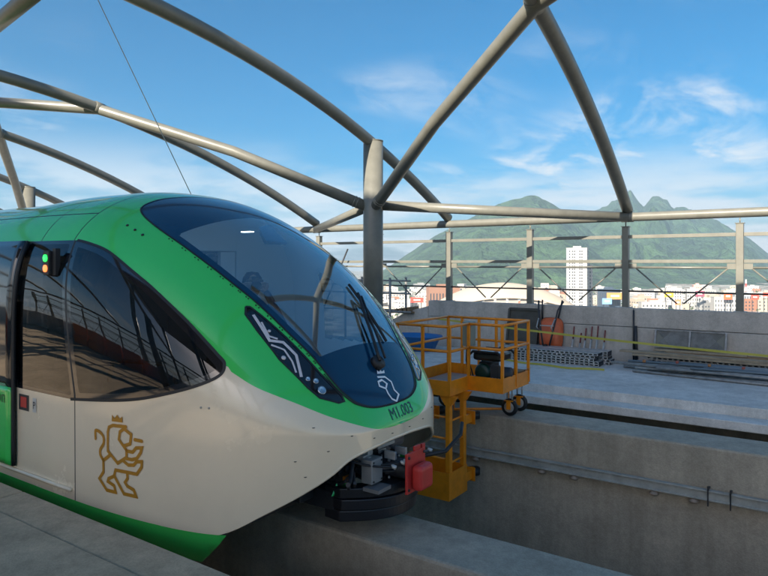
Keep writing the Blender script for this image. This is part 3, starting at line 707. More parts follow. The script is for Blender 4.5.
# lettering, mapped on the shell
def text_mesh(s, h):
    cu = bpy.data.curves.new('lettering', 'FONT'); cu.body = s; cu.size = 1; cu.offset = 0; cu.resolution_u = 3
    o = bpy.data.objects.new('lettering', cu); col.objects.link(o); bpy.context.view_layer.update()
    me = bpy.data.meshes.new_from_object(o); V = [tuple(v.co) for v in me.vertices]; Fc = [tuple(p.vertices) for p in me.polygons]
    bpy.data.objects.remove(o); bpy.data.meshes.remove(me)
    x0 = min(v[0] for v in V); x1 = max(v[0] for v in V); y0 = min(v[1] for v in V); y1 = max(v[1] for v in V); k = h / (y1 - y0)
    return [((v[0] - (x0 + x1) / 2) * k, (v[1] - (y0 + y1) / 2) * k) for v in V], Fc
tv, tf = text_mesh('M1.003', .080)
raw('fleet_number', [P_front(a * .95 + .055, -1.152 + b + .02 * (a * .95), .004) for a, b in tv], tf, M_ink, train)
# door leaf: stands proud of the side
def side_patch(name, m, xa, xb, za, zb, off, nx=8, nz=14, parent=train, thick=.03):
    V = []; Fc = []
    for i in range(nx + 1):
        for j in range(nz + 1):
            z = lerp(za, zb, j / nz); x = lerp(xa, xb, i / nx); xx = x(z) if callable(x) else x
            V.append(P_side(xx, z, off))
    Fc = [(i * (nz + 1) + j, (i + 1) * (nz + 1) + j, (i + 1) * (nz + 1) + j + 1, i * (nz + 1) + j + 1) for i in range(nx) for j in range(nz)]
    o = raw(name, V, Fc, m, parent, smooth=True)
    if thick:
        s = o.modifiers.new('thickness', 'SOLIDIFY'); s.thickness = thick; s.offset = 0
    return o
for k in range(2):
    x1 = -5.79 - k * .78; x0d = x1 - .755
    d = side_patch('door_leaf', M_green, x0d, x1, -1.745, -1.075, .035)
    side_patch('door_glass', M_lens, x0d, x1, -1.073, .19, .033, parent=d)
    side_patch('door_edge', M_black, x1 + .001, x1 + .028, -1.75, .19, .028, nx=1, parent=d)
tv, tf = text_mesh('ión', .10)
raw('door_lettering', [P_side(-5.965 + a, -1.165 + b, .054) for a, b in tv], tf, M_gprint, train)
side_patch('notice_plate', mat('notice_white', (.5, .5, .47), .5), -5.50, -5.44, -1.255, -1.135, .004, 2, 3, thick=0)
side_patch('door_button', M_red, -5.70, -5.60, -1.235, -1.145, .005, 2, 3, thick=0)
side_patch('button_frame', M_dark, -5.735, -5.565, -1.26, -1.125, .0025, 2, 3, thick=0)
tv, tf = text_mesh('P', .06); raw('notice_symbol', [P_side(-5.47 + a, -1.195 + b, .007) for a, b in tv], tf, M_dark, train)
side_patch('sill_strip', M_white, -16, -4.9, -1.80, -1.775, .012, 30, 2)
# green skirts hugging the beam, swept back under the nose
for s in (-1, 1):
    V = []; xs_ = list(np.linspace(-16, -4.0, 60)) + list(np.linspace(-3.96, -3.38, 24))
    for x in xs_:
        for zz, xe, tk in ((-1.8655, -3.38, .006), (-1.93, -3.43, .012), (-2.02, -3.52, .04), (-2.12, -3.64, .10)):
            xx = min(x, xe); V.append((xx, TC + s * (float(wf(xx)) - tk), zz))
    n = len(xs_); Fc = [(4 * i + j, 4 * i + 4 + j, 4 * i + 5 + j, 4 * i + 1 + j) for i in range(n - 1) for j in range(3)]
    o = raw('skirt', V, Fc, M_green, train, smooth=True)
bx('underframe', M_dark, train, -16, -3.6, TC - 1.15, TC + 1.15, -1.98, -1.72)
# reflection of a small signal, built as a glowing unit on the glazing
p = P_side(-5.30, 0.0, .02)
sg = bx('reflected_signal_housing', M_black, train, p.x - .045, p.x + .045, p.y - .05, p.y, p.z - .10, p.z + .10, bevel=.008)
bx('reflected_signal_visor', M_black, sg, p.x + .05, p.x + .10, p.y - .02, p.y + .02, p.z - .10, p.z + .12)
MB().disc((p.x, p.y - .050, p.z + .04), (0, -1, 0), .030, .008, 16).build('reflected_green_lens', mat('reflected_signal_green', (.02, .9, .08), .3, emit=1.1), sg)
MB().disc((p.x, p.y - .050, p.z - .045), (0, -1, 0), .030, .008, 16).build('reflected_red_lens', mat('reflected_signal_red', (1, .18, .05), .3, emit=1.0), sg)
# interior
cabf = bx('cab_floor', M_igrey, train, -16, -3.55, TC - 1.1, TC + 1.1, -1.70, -1.62)
bx('cab_console', mat('console', (.10, .11, .13), .6), train, -3.62, -3.05, TC - .62, TC + .62, -1.60, -.98, bevel=.05)
prt = MB()
for s in (-1, 1):
    pz = np.linspace(-1.6, .52, 14); pol = [(s * .42, -1.6)] + [(s * max(.42, float(y_at(-5.03, z)) - .07), z) for z in pz] + [(s * .42, .52)]
    prt.prism(pol, -5.06, -5.0, lambda a, c, d: (d, TC + a, c))
prt.box(-5.06, -5.0, TC - .419, TC + .419, .12, .52).build('cab_partition', M_liner, train)
MB().box(-5.055, -5.01, TC - .41, TC + .41, -1.6, -.55).box(-5.055, -5.01, TC - .41, TC - .2, -.55, .11).box(-5.055, -5.01, TC + .22, TC + .41, -.55, .11).build('cab_door', M_liner, train)
MB().path([P_side(-4.78, z, -.12) for z in np.linspace(-1.1, .05, 10)], .055, 10).build('cab_pillar', M_liner, train)
MB().path([(-4.75, TC - 1.16, -.95), (-4.70, TC - 1.16, -.80), (-4.55, TC - 1.16, -.77), (-4.1, TC - 1.12, -.76), (-3.98, TC - 1.12, -.80), (-3.94, TC - 1.12, -.93)], .016, 10).build('handrail', M_galv, train)
for i in range(6):
    for s in (-1, 1):
        xx = -5.7 - i * 1.5; st = bx('passenger_seat', M_igrey, train, xx - .22, xx + .22, TC + s * .75 - .22, TC + s * .75 + .22, -1.25, -1.18, bevel=.02)
        bx('seat_back', M_igrey, st, xx - .25, xx - .19, TC + s * .75 - .22, TC + s * .75 + .22, -1.17, -.6, bevel=.02)
st = bx('driver_seat', M_igrey, train, -4.45, -3.98, TC - .38, TC + .10, -1.14, -1.03, bevel=.03); bx('seat_back', M_igrey, st, -4.55, -4.46, TC - .36, TC + .08, -1.02, -.35, bevel=.03)
ls = MB(); q0 = [(-4.50, -.07), (-4.58, .11), (-4.13, .06), (-4.16, -.19)]
rl = raw('roof_mirror_housing', [P_q(a, b, -.03) for a, b in q0], [(0, 1, 2, 3)], M_navy, train)
sm = rl.modifiers.new('thickness', 'SOLIDIFY'); sm.thickness = .03
bx('cab_lamp', mat('cab_lamp', (1, .97, .9), .4, emit=2.2), train, -4.50, -4.38, TC + .02, TC + .07, .285, .295)
# wiper
wp = empty('wiper', tuple(P_q(-2.15, .015))); attach(wp, train)
MB().disc(P_q(-2.15, .02, -.0), nrm(P_q(-2.15, .02)), .06, .045, 16).build('wiper_base', M_black, wp)
MB().path([P_q(a, b, .05) for a, b in dens([(-2.15, .015), (-2.72, .175), (-3.1, .32)], .1)], .013, 8).build('wiper_arm', M_black, wp)
MB().path([P_q(a, b, .05) for a, b in dens([(-2.17, .10), (-2.75, .235), (-3.05, .34)], .1)], .010, 8).build('wiper_arm', M_black, wp)
MB().path([P_q(a, b, .018) for a, b in dens([(-2.40, .31), (-3.30, .36)], .06)], .012, 8).build('wiper_blade', M_black, wp)
MB().path([P_q(-3.1, .32, .05), P_q(-2.95, .34, .03)], .010, 8).build('blade_bracket', M_black, wp)
# coupler, bumper and nose undergear
cg = empty('front_gear', (-3.0, TC, -1.9)); attach(cg, train); cg['label'] = 'black bumper and red capped coupler under the nose'
def arc(y, xf=-2.62): return xf - .30 * (abs(y) / .46) ** 2.2
for (za, zb, dx) in ((-1.90, -1.82, -.02), (-1.815, -1.735, .0), (-1.73, -1.655, -.015)):
    V = []; ys = np.linspace(-.46, .46, 25)
    for y in ys:
        x = arc(y) + dx; V += [(x, TC + y, za), (x, TC + y, zb), (x - .16, TC + y * .96, zb), (x - .16, TC + y * .96, za)]
    Fc = [(4 * i + j, 4 * i + 4 + j, 4 * i + 4 + (j + 1) % 4, 4 * i + (j + 1) % 4) for i in range(24) for j in range(4)] + [(0, 1, 2, 3), (99, 98, 97, 96)]
    o = raw('bumper_bar', V, Fc, mat('bumper_black', (.010, .011, .015), .4), cg)
    b = o.modifiers.new('bevel', 'BEVEL'); b.width = .008; b.segments = 2; b.limit_method = 'ANGLE'
MB().box(-3.9, -3.0, TC - .45, TC - .30, -1.84, -1.70).box(-3.9, -3.0, TC + .30, TC + .45, -1.84, -1.70).box(-3.35, -3.2, TC - .6, TC + .6, -1.78, -1.64).build('draft_beam', M_dark, cg, .01)
rc = MB().box(-2.575, -2.555, TC - .14, TC + .12, -1.72, -1.42).box(-2.575, -2.555, TC - .03, TC + .05, -1.42, -1.385).box(-2.575, -2.555, TC + .075, TC + .12, -1.42, -1.39).build('coupler_plate', M_red, cg, .004)
MB().box(-2.5545, -2.46, TC - .095, TC + .095, -1.70, -1.51).build('coupler_cap', M_red, rc, .035, 4)
for (dy, dz) in ((-.12, -1.45), (.095, -1.45), (-.12, -1.69), (.10, -1.69)): MB().disc((-2.5545, TC + dy, dz), (1, 0, 0), .011, .008, 8).build('bolt', M_dark, rc)
MB().path([(-3.4, TC, -1.58), (-2.576, TC, -1.58)], .075, 16).lathe([(.11, 0), (.11, .08)], (-2.86, TC, -1.58), (1, 0, 0), 20).build('coupler_shank', M_dark, cg)
MB().lathe([(.0, 0), (.15, 0), (.16, .03), (.15, .06), (.12, .065), (.12, .10), (.15, .11), (.15, .15), (0, .16)], (-3.08, TC - .02, -1.47), (1, -.15, 0), 28).build('buffer_disc', M_black, cg)
bx('junction_box', mat('junction_grey', (.22, .23, .23), .5), cg, -2.84, -2.74, TC - .33, TC - .19, -1.63, -1.45, bevel=.008)
bx('step_plate', mat('step_grey', (.16, .165, .17), .5), cg, -2.80, -2.66, TC - .36, TC - .20, -1.672, -1.645)
bx('warning_flag', mat('orange_tag', (.7, .22, .02), .5), cg, -3.02, -2.99, TC - .32, TC - .2, -1.72, -1.62)
raw('green_flap', [(-3.0, TC - .48, -1.72), (-2.98, TC - .36, -1.72), (-2.96, TC - .34, -1.62), (-3.0, TC - .42, -1.64)], [(0, 1, 2, 3)], M_green, cg)
for i in range(16):
    a = Vector((-2.75 - random.random() * .5, TC + random.uniform(-.55, .35), -1.44 - random.random() * .25)); b = a + Vector((random.uniform(-.25, .25), random.uniform(-.3, .3), random.uniform(-.12, .1)))
    mi = (a + b) / 2 + Vector((0, 0, -.06 - random.random() * .08)); pts = [a.lerp(mi, t).lerp(mi.lerp(b, t), t) for t in np.linspace(0, 1, 8)]
    MB().path(pts, random.uniform(.008, .018), 8).build('air_hose', M_black if i % 4 else M_dark, cg)
for i in range(14):
    c = Vector((-2.86 - random.random() * .6, TC + random.uniform(-.45, .2), -1.43 - random.random() * .16)); e = random.uniform(.02, .06)
    MB().box(c.x - e, c.x + e, c.y - e, c.y + e, c.z - e * .7, c.z + e * .7).disc(c + Vector((e, 0, 0)), (1, 0, 0), e * .6, .03, 10).build('valve_fitting', (M_dark, M_galv, M_dark, M_black)[i % 4], cg, .004)
MB().path([(-2.64, TC + .13, -1.52), (-2.50, TC + .34, -1.50), (-2.46, TC + .52, -1.40), (-2.5, TC + .62, -1.33)], .016, 8).build('jumper_cable', M_black, cg)
for k in range(8):
    an = k * math.pi / 4; MB().disc((-2.775, TC + .093 * math.cos(an), -1.58 + .093 * math.sin(an)), (1, 0, 0), .012, .014, 6).build('flange_bolt', M_galv, cg)
for k, (y0, y1, dz) in enumerate(((-.42, -.10, .05), (-.36, -.06, .09), (-.30, .02, .12), (.10, .30, .08), (-.50, -.22, .03), (-.24, .08, .16))):
    pts = [Vector((-2.98 + .36 * q, TC + lerp(y0, y1, q), -1.40 - dz * math.sin(math.pi * q) - .10 * q)) for q in np.linspace(0, 1, 12)]
    MB().path(pts, .009 + .003 * (k % 2), 8).build('brake_hose', [M_black, mat('hose_grey', (.09, .09, .10), .5)][k % 2], cg)
    e0 = pts[-1]; MB().lathe([(.012, -.02), (.016, -.01), (.016, .015), (.011, .02)], e0, (1, .2, -.3), 10).build('hose_clamp', M_galv, cg)
for (y_, z_) in ((-.31, -1.47), (-.21, -1.47), (-.31, -1.61), (-.21, -1.61)): MB().disc((-2.7395, TC + y_, z_), (1, 0, 0), .008, .005, 8).build('box_screw', M_dark, cg)
MB().box(-2.86, -2.845, TC - .10, TC + .13, -1.44, -1.415).box(-2.80, -2.70, TC - .085, TC - .06, -1.50, -1.44).box(-2.80, -2.70, TC + .06, TC + .085, -1.50, -1.44).build('uncoupling_bracket', M_galv, cg, .003)
bx('nose_bulkhead', M_dark, cg, -3.75, -3.70, TC - 1.1, TC + 1.1, -1.72, -1.2)
bx('undertray', M_dark, cg, -3.70, -2.95, TC - .85, TC + .85, -1.32, -1.29)

# person sitting in the cab with a camera
def person():
    e = tag(empty('person', (-4.2, TC - .13, -1.03)), 'person in dark blue top raising a camera to the face inside the cab', 'person')
    o3 = Vector((-4.2, TC - .13, 0)); fw = Vector((.80, -.60, 0)).normalized(); rt = Vector((fw.y, -fw.x, 0))
    J = {}
    def pt(k, f, r, z, rad): J[k] = (o3 + fw * f + rt * r + Vector((0, 0, z)), rad)
    pt('pel', -.02, 0, -.96, .15); pt('bel', .0, 0, -.78, .145); pt('che', .02, 0, -.56, .16); pt('nek0', .03, 0, -.40, .085); pt('nek', .045, 0, -.34, .055)
    for s, n in ((-1, 'l'), (1, 'r')):
        pt('sh' + n, .02, s * .17, -.43, .065); pt('el' + n, .20, s * .25, -.56, .047); pt('fo' + n, .26, s * .16, -.38, .037); pt('wr' + n, .24, s * .085, -.23, .030)
        pt('hi' + n, .04, s * .10, -.97, .10); pt('kn' + n, .40, s * .13, -.96, .07); pt('an' + n, .44, s * .12, -1.48, .05); pt('to' + n, .58, s * .13, -1.56, .04)
    E = [('pel', 'bel'), ('bel', 'che'), ('che', 'nek0'), ('nek0', 'nek')]
    for n in 'lr': E += [('che', 'sh' + n), ('sh' + n, 'el' + n), ('el' + n, 'fo' + n), ('fo' + n, 'wr' + n), ('pel', 'hi' + n), ('hi' + n, 'kn' + n), ('kn' + n, 'an' + n), ('an' + n, 'to' + n)]
    K = list(J); me = bpy.data.meshes.new('body'); me.from_pydata([J[k][0] for k in K], [(K.index(a), K.index(b)) for a, b in E], []); me.update()
    b = bpy.data.objects.new('body', me); col.objects.link(b); attach(b, e); me.materials.append(mat('navy_cloth', (.018, .035, .07), .8))
    b.modifiers.new('skin', 'SKIN'); sv = me.skin_vertices[0].data
    for i, k in enumerate(K): sv[i].radius = (J[k][1],) * 2; sv[i].use_root = (k == 'pel')
    ss = b.modifiers.new('subdivision', 'SUBSURF'); ss.levels = 2; ss.render_levels = 2
    skin = mat('skin', (.42, .24, .16), .6)
    hd = o3 + fw * .06 + Vector((0, 0, -.20))
    bm = bmesh.new(); bmesh.ops.create_uvsphere(bm, u_segments=24, v_segments=16, radius=1)
    for v in bm.verts:
        c = v.co.copy(); f = c.y; w = c.x * .075 * (1 - .18 * max(0, -c.z)); z = c.z * .118
        f2 = f * .092 + (.016 * math.exp(-((c.x / .22) ** 2 + ((c.z + .1) / .3) ** 2)) if f > .5 else 0)
        v.co = hd + rt * w + fw * f2 + Vector((0, 0, z))
    m2 = bpy.data.meshes.new('head'); bm.to_mesh(m2); bm.free(); m2.materials.append(skin); m2.polygons.foreach_set('use_smooth', [True] * len(m2.polygons))
    h = bpy.data.objects.new('head', m2); col.objects.link(h); attach(h, e)
    MB().lathe([(.0, .125), (.05, .118), (.082, .07), (.090, .02), (.086, -.02)], hd - fw * .012, (0, 0, 1), 20).build('cap', mat('dark_cap', (.015, .018, .03), .8), e)
    for s in (-1, 1):
        MB().lathe([(0, -.006), (.02, -.004), (.024, .006), (0, .01)], hd + rt * s * .075, rt * s, 10).build('ear', skin, e)
        pm = o3 + fw * .235 + rt * s * .085 + Vector((0, 0, -.20))
        MB().path([pm + Vector((0, 0, -.05)), pm, pm + Vector((0, 0, .03))], [.022, .034, .028], 10).build('palm', skin, e)
        for k in range(4):
            st = pm + Vector((0, 0, .03 - k * .019)) + fw * .01
            MB().path([st, st + fw * .035 - rt * s * .012, st + fw * .045 - rt * s * .038, st + fw * .03 - rt * s * .055], [.010, .0095, .009, .007], 8).build('finger', skin, e)
        MB().path([pm - fw * .02, pm - fw * .03 - rt * s * .03 + Vector((0, 0, -.01)), pm - fw * .015 - rt * s * .055], [.012, .011, .008], 8).build('thumb', skin, e)
    c = tag(empty('camera_body', tuple(hd + fw * .15)), 'black camera held to the face of the person in the cab', 'camera')
    mt = Matrix.Translation(hd + fw * .165 + Vector((0, 0, .01))) @ Matrix((( *rt, ), ( *fw, ), (0, 0, 1))).transposed().to_4x4()
    MB().box(-.07, .07, -.035, .03, -.05, .05, mt).box(-.03, .03, -.03, .028, .05, .075, mt).build('body', M_black, c, .008)
    MB().lathe([(.036, 0), (.04, .01), (.04, .09), (.044, .10), (.036, .10), (.02, .085), (0, .085)], hd + fw * .19 + Vector((0, 0, .005)), fw, 20).build('lens_barrel', M_black, c)
person()

# ================================================================== INSPECTION CART ON THE EMPTY BEAM
cart = tag(empty('inspection_cart', (-4.0, B2, BEAM_Z)), 'orange steel inspection cart with railed basket riding the empty beam', 'cart')
XL, XM, XR = -4.66, -3.88, -3.40; YN, YM, YF = 7.04, 7.56, 8.42; ZB = -1.67; ZT = -.80
MB().box(XL, XM, YN, YF, ZB, ZB + .03).box(XM, XR, YM, YF, ZB + .0005, ZB + .0295).build('floor_plate', M_orange, cart)
MB().box(XL + .03, XM - .03, YN + .03, YF - .03, ZB + .031, ZB + .045).build('floor_board', mat('floor_board', (.42, .30, .24), .8, var=.2), cart)
def kick(a, b): MB().bar((*a, ZB + .095), (*b, ZB + .095), .012, .19).build('toe_board', M_orange, cart)
corners = [(XL, YN), (XM, YN), (XM, YM), (XR, YM), (XR, YF), (XL, YF)]
for a, b in zip(corners, corners[1:] + corners[:1]):
    kick(a, b)
    for z in (ZT, (ZT + ZB + .19) / 2 + .03): MB().path([(*a, z), (*b, z)], .019, 8).build('rail', M_orange, cart)
pst = list(corners) + [(lerp(XL, XM, .5), YN), (lerp(XM, XR, .0) - .001, lerp(YM, YF, .999)), (XR, lerp(YM, YF, .5)), (lerp(XL, XM, .3), YF), (lerp(XL, XM, .65), YF)]
for (x, y) in pst: MB().bar((x, y, ZB + .03), (x, y, ZT + .015), .034).build('rail_post', M_orange, cart)
# hanging ladder tower and lower basket
for (x, y) in ((-3.92, 7.10), (-3.92, 7.48), (-4.55, 7.10), (-4.55, 7.48)):
    MB().bar((x, y, ZB - .003), (x, y, -2.64), .075, .06).build('tower_post', M_orange, cart, .004)
    MB().prism([(-.12, 0), (.12, 0), (.04, -.12), (-.04, -.12)], y - .035, y + .035, lambda a, c, d: (x + a, d, ZB - .004 + c)).build('gusset', M_orange, cart)
for z in (-1.95, -2.22, -2.48):
    MB().path([(-4.55, 7.10, z), (-3.92, 7.10, z)], .014, 8).path([(-3.92, 7.10, z - .05), (-3.92, 7.48, z - .05)], .014, 8).build('rung', M_orange, cart)
MB().box(-4.60, -3.885, 7.04, 7.052, -2.985, -2.64).box(-4.60, -3.885, 7.518, 7.53, -2.985, -2.64).box(-4.60, -4.588, 7.053, 7.517, -2.985, -2.64).box(-3.897, -3.885, 7.053, 7.517, -2.985, -2.64).box(-4.587, -3.898, 7.053, 7.517, -2.985, -2.97).build('lower_basket', M_orange, cart)
for z in (-2.07, -2.83):
    for x in (-3.95, -4.5):
        b = MB().box(x - .04, x + .04, 7.53, 7.72, z - .06, z + .06).box(x - .08, x + .08, 7.72, 7.74, z - .09, z + .09).build('guide_roller_arm', M_orange, cart, .004)
        MB().disc((x, 7.87, z - .045), (0, 0, 1), .075, .09, 18).build('roller', M_dark, b)
        MB().box(x - .025, x + .025, 7.741, 7.82, z - .07, z - .05).box(x - .025, x + .025, 7.741, 7.82, z + .05, z + .07).build('roller_fork', M_orange, b)
# casters on the beam top
for (x, y) in ((-3.52, 8.06), (-3.52, 8.40), (-4.5, 8.06), (-4.5, 8.40)):
    for dx in (-.035, .035): MB().path([(x + dx, y, ZB), (x + dx, y, BEAM_Z + .20)], .012, 8).build('caster_stem', M_galv, cart)
    MB().box(x - .06, x + .06, y - .045, y + .045, BEAM_Z + .20, BEAM_Z + .215).box(x - .03, x + .03, y - .045, y - .035, BEAM_Z + .09, BEAM_Z + .20).box(x - .03, x + .03, y + .035, y + .045, BEAM_Z + .09, BEAM_Z + .20).build('caster_fork', M_orange, cart)
    w = MB().lathe([(.0, -.025), (.085, -.025), (.11, -.022), (.118, 0), (.11, .022), (.085, .025), (0, .025)], (x, y, BEAM_Z + .118), (0, 1, 0), 22).build('caster_wheel', M_black, cart)
    MB().lathe([(.0, -.03), (.06, -.03), (.07, -.026)], (x, y, BEAM_Z + .118), (0, 1, 0), 18).build('hub', M_galv, w)
MB().path([(-4.2, 7.75, ZB), (-4.2, 7.75, -2.0), (-3.6, 8.2, -2.0), (-3.6, 8.2, ZB)], .02, 8).build('under_brace', M_orange, cart)
# control box on the corner post
cb = bx('control_box', mat('control_grey', (.24, .26, .21), .5), cart, -3.99, -3.86, YM + .03, YM + .17, -1.10, -.78, bevel=.008)
for i, dx in enumerate((-.03, 0, .03)):
    MB().path([(-3.93 + dx, YM + .1, -1.10), (-3.95 + dx * .6, YM + .10, -1.3), (-3.92 + dx, YM + .12, -1.45), (-3.90 + dx * 1.5, YM + .14, ZB + .05)], .009, 6).build('cable', M_black, cb)
# generator in the right bay
gen = tag(empty('generator', (-3.68, 7.98, ZB + .03)), 'black portable generator with green engine housing in the cart basket', 'generator')
gx0, gx1, gy0, gy1, gz0, gz1 = -3.92, -3.44, 7.64, 8.06, ZB + .031, ZB + .50
for y in (gy0, gy1):
    MB().path([(gx0, y, gz0 + .02), (gx0, y, gz1 - .06), (gx0 + .06, y, gz1), (gx1 - .06, y, gz1), (gx1, y, gz1 - .06), (gx1, y, gz0 + .02)], .018, 10).path([(gx0, y, gz0 + .04), (gx1, y, gz0 + .04)], .018, 10).build('frame_tube', M_black, gen)
for x in (gx0, gx1): MB().path([(x, gy0, gz0 + .04), (x, gy1, gz0 + .04)], .018, 10).build('frame_tube', M_black, gen)
bx('fuel_tank', mat('tank_black', (.012, .016, .017), .3, coat=.4), gen, gx0 + .04, gx1 - .04, gy0 + .03, gy1 - .03, gz1 - .12, gz1 - .005, bevel=.035)
MB().lathe([(0, 0), (.11, 0), (.12, .03), (.10, .07), (.05, .08), (0, .08)], (gx0 + .17, gy0 + .11, gz0 + .19), (0, -1, 0), 24).build('fan_cover', mat('engine_green', (.006, .032, .022), .4), gen)
MB().box(gx0 + .08, gx0 + .28, gy0 + .12, gy1 - .06, gz0 + .06, gz0 + .32).build('engine_block', M_dark, gen, .02)
MB().lathe([(0, 0), (.09, 0), (.10, .02), (.10, .22), (0, .24)], (gx0 + .29, gy0 + .2, gz0 + .17), (1, 0, 0), 22).build('alternator', M_dark, gen)
bx('control_panel', mat('panel_dark', (.03, .035, .04), .5), gen, gx0 + .30, gx1 - .05, gy0 + .02, gy0 + .06, gz0 + .06, gz0 + .31, bevel=.01)
for k in range(3): MB().disc((gx0 + .335 + k * .045, gy0 + .0195, gz0 + .13), (0, -1, 0), .016, .008, 12).build('socket', mat('socket_grey', (.3, .3, .32), .5), gen)
cbx = tag(empty('cardboard_box', (-3.50, 8.22, ZB + .03)), 'open brown cardboard box in the end of the cart basket', 'box')
MB().box(-3.60, -3.43, 8.10, 8.38, ZB + .031, ZB + .20).build('carton', mat('cardboard', (.30, .19, .11), .85), cbx)
raw('flap', [(-3.43, 8.10, ZB + .201), (-3.43, 8.38, ZB + .201), (-3.30, 8.38, ZB + .25), (-3.30, 8.10, ZB + .25)], [(0, 1, 2, 3)], mat('cardboard', (0, 0, 0)), cbx)

# ================================================================== CLUTTER ON THE FAR PLATFORM
def px_wall(u, y=12.8): k = (u - 384) / 640; return y * (CA * k - SA) / (CA + SA * k)
# black mortar tray leaning on the wall
e = tag(empty('mortar_board', (px_wall(529), 12.7, ZF)), 'large black board with raised rim leaning against the parapet', 'board')
xa, xb = px_wall(511), px_wall(540)
def lean(x0, x1, zlo, zhi, y0, y1, th): return [(x0, y0, zlo), (x1, y0, zlo), (x1, y1, zhi), (x0, y1, zhi), (x0, y0 + th, zlo), (x1, y0 + th, zlo), (x1, y1 + th, zhi), (x0, y1 + th, zhi)]
BF = [(0, 1, 2, 3), (7, 6, 5, 4), (0, 4, 5, 1), (1, 5, 6, 2), (2, 6, 7, 3), (3, 7, 4, 0)]
raw('board', lean(xa, xb, ZF + .02, -.99, 12.55, 12.74, .02), BF, mat('tarred_board', (.07, .07, .06), .8, var=.3, vscale=4), e)
for (a, b) in (((xa, 12.53, ZF + .01), (xb, 12.53, ZF + .01)), ((xa, 12.73, -.97), (xb, 12.73, -.97)), ((xa, 12.53, ZF + .01), (xa, 12.73, -.97)), ((xb, 12.53, ZF + .01), (xb, 12.73, -.97))): MB().bar(a, b, .04, .05).build('rim', mat('tarred_board', (0, 0, 0)), e)
# wheelbarrow tipped up on its nose against the wall
def wheelbarrow(xc, label, c, name='wheelbarrow'):
    e = tag(empty(name, (xc, 12.5, ZF)), label, 'wheelbarrow', 'wheelbarrows on the far platform')
    m = mat('barrow_' + name + str(round(xc)), c, .5, var=.15, vscale=6)
    V = []; n = 20
    for (w, h, yy) in ((.17, .23, 12.48), (.235, .30, 12.60), (.25, .32, 12.66), (.255, .325, 12.665), (.235, .30, 12.63), (.15, .2, 12.54)):
        for j in range(n):
            a = 2 * math.pi * j / n; ca, sa = math.cos(a), math.sin(a); cx = math.copysign(abs(ca) ** .5, ca); cz = math.copysign(abs(sa) ** .5, sa)
            V.append((xc + w * cx, yy + .08 * (.5 + .5 * cz), ZF + .46 + h * cz))
    Fc = [(i * n + j, i * n + (j + 1) % n, (i + 1) * n + (j + 1) % n, (i + 1) * n + j) for i in range(5) for j in range(n)] + [tuple(range(n - 1, -1, -1))]
    raw('tray', V, Fc, m, e, smooth=True)
    for s in (-1, 1):
        MB().path([(xc + s * .05, 12.40, ZF + .16), (xc + s * .12, 12.44, ZF + .5), (xc + s * .2, 12.52, ZF + .95), (xc + s * .26, 12.68, ZF + 1.12)], .018, 8).build('handle', M_dark, e)
        MB().path([(xc + s * .13, 12.44, ZF + .52), (xc + s * .15, 12.28, ZF + .62), (xc + s * .17, 12.44, ZF + .78)], .012, 8).build('leg', M_galv, e)
    MB().bar((xc - .14, 12.44, ZF + .64), (xc + .14, 12.44, ZF + .64), .02).build('cross_bar', M_galv, e)
    w = MB().lathe([(.06, -.03), (.10, -.045), (.13, -.03), (.14, 0), (.13, .03), (.10, .045), (.06, .03)], (xc, 12.36, ZF + .142), (1, 0, 0), 20).build('wheel', M_black, e)
    MB().disc((xc - .02, 12.36, ZF + .142), (1, 0, 0), .07, .04, 14).build('hub', M_galv, w)
wheelbarrow(px_wall(553), 'orange wheelbarrow tipped up against the parapet wall', (.62, .13, .045))
e = tag(empty('plastic_tub', (-7.35, 11.9, ZF)), 'blue plastic mixing tub seen behind the cart rails', 'tub')
V = []; n = 24
for (w, z) in ((.26, 0), (.36, .30), (.39, .31), (.39, .335), (.34, .325), (.25, .03)): V += [(-7.35 + w * 1.5 * math.cos(2 * math.pi * j / n), 11.9 + w * math.sin(2 * math.pi * j / n), ZF + .002 + z) for j in range(n)]
raw('shell', V, [(i * n + j, i * n + (j + 1) % n, (i + 1) * n + (j + 1) % n, (i + 1) * n + j) for i in range(5) for j in range(n)] + [tuple(range(n - 1, -1, -1)), tuple(5 * n + j for j in range(n))], mat('tub_blue', (.02, .16, .42), .45), e, smooth=True)
# perforated steel scaffold planks, stacked
def perforated_plank(name, L, w, label, group):
    e = tag(empty(name), label, 'plank', group); h = .045; nh = int(L / .085); V = MB()
    V.box(0, L, 0, w, h - .003, h); V.box(0, L, w - .003, w, 0, h - .0031)
    # front flange with round-cornered slots as real openings
    V.box(0, L, 0, .003, 0, .010).box(0, L, 0, .003, .034, h - .0031)
    for i in range(nh + 1): x = i * L / nh; V.box(max(0, x - .016), min(L, x + .016), 0, .003, .0101, .0339)
    V.build('deck', M_galv, e)
    for x in (.004, L - .004): bx('end_hook', M_dark, e, x - .004, x + .004, .01, w - .01, -.002, h - .004)
    return e
pk = None; k = 0
order = ['bottom', 'second', 'third', 'fourth', 'top']
for st, (xa, ya) in enumerate(((-5.42, 11.80), (-5.30, 12.14))):
    for i in range(5):
        lab = f"galvanised slotted scaffold plank, {order[i]} of the {'front' if st == 0 else 'rear'} stack by the wheelbarrow"
        if pk is None: pk = o = perforated_plank('scaffold_plank', 1.95, .30, lab, 'slotted scaffold planks')
        else: o = copy_tree(pk); o['label'] = lab
        o.location = (xa + random.uniform(-.05, .05), ya + random.uniform(-.012, .012), ZF + .004 + i * .049); o.rotation_euler = (0, 0, R(random.uniform(-1, 1)))
# second lot of planks by the pipe heap
for i in range(4):
    o = copy_tree(pk); o['label'] = 'galvanised slotted scaffold plank under the timber by the wall, ' + order[i] + ' from below'
    o.location = (px_wall(655) + random.uniform(-.05, .05), 12.30, ZF + .01 + i * .049); o.rotation_euler = (0, 0, R(-2 + random.uniform(-1.5, 1.5)))
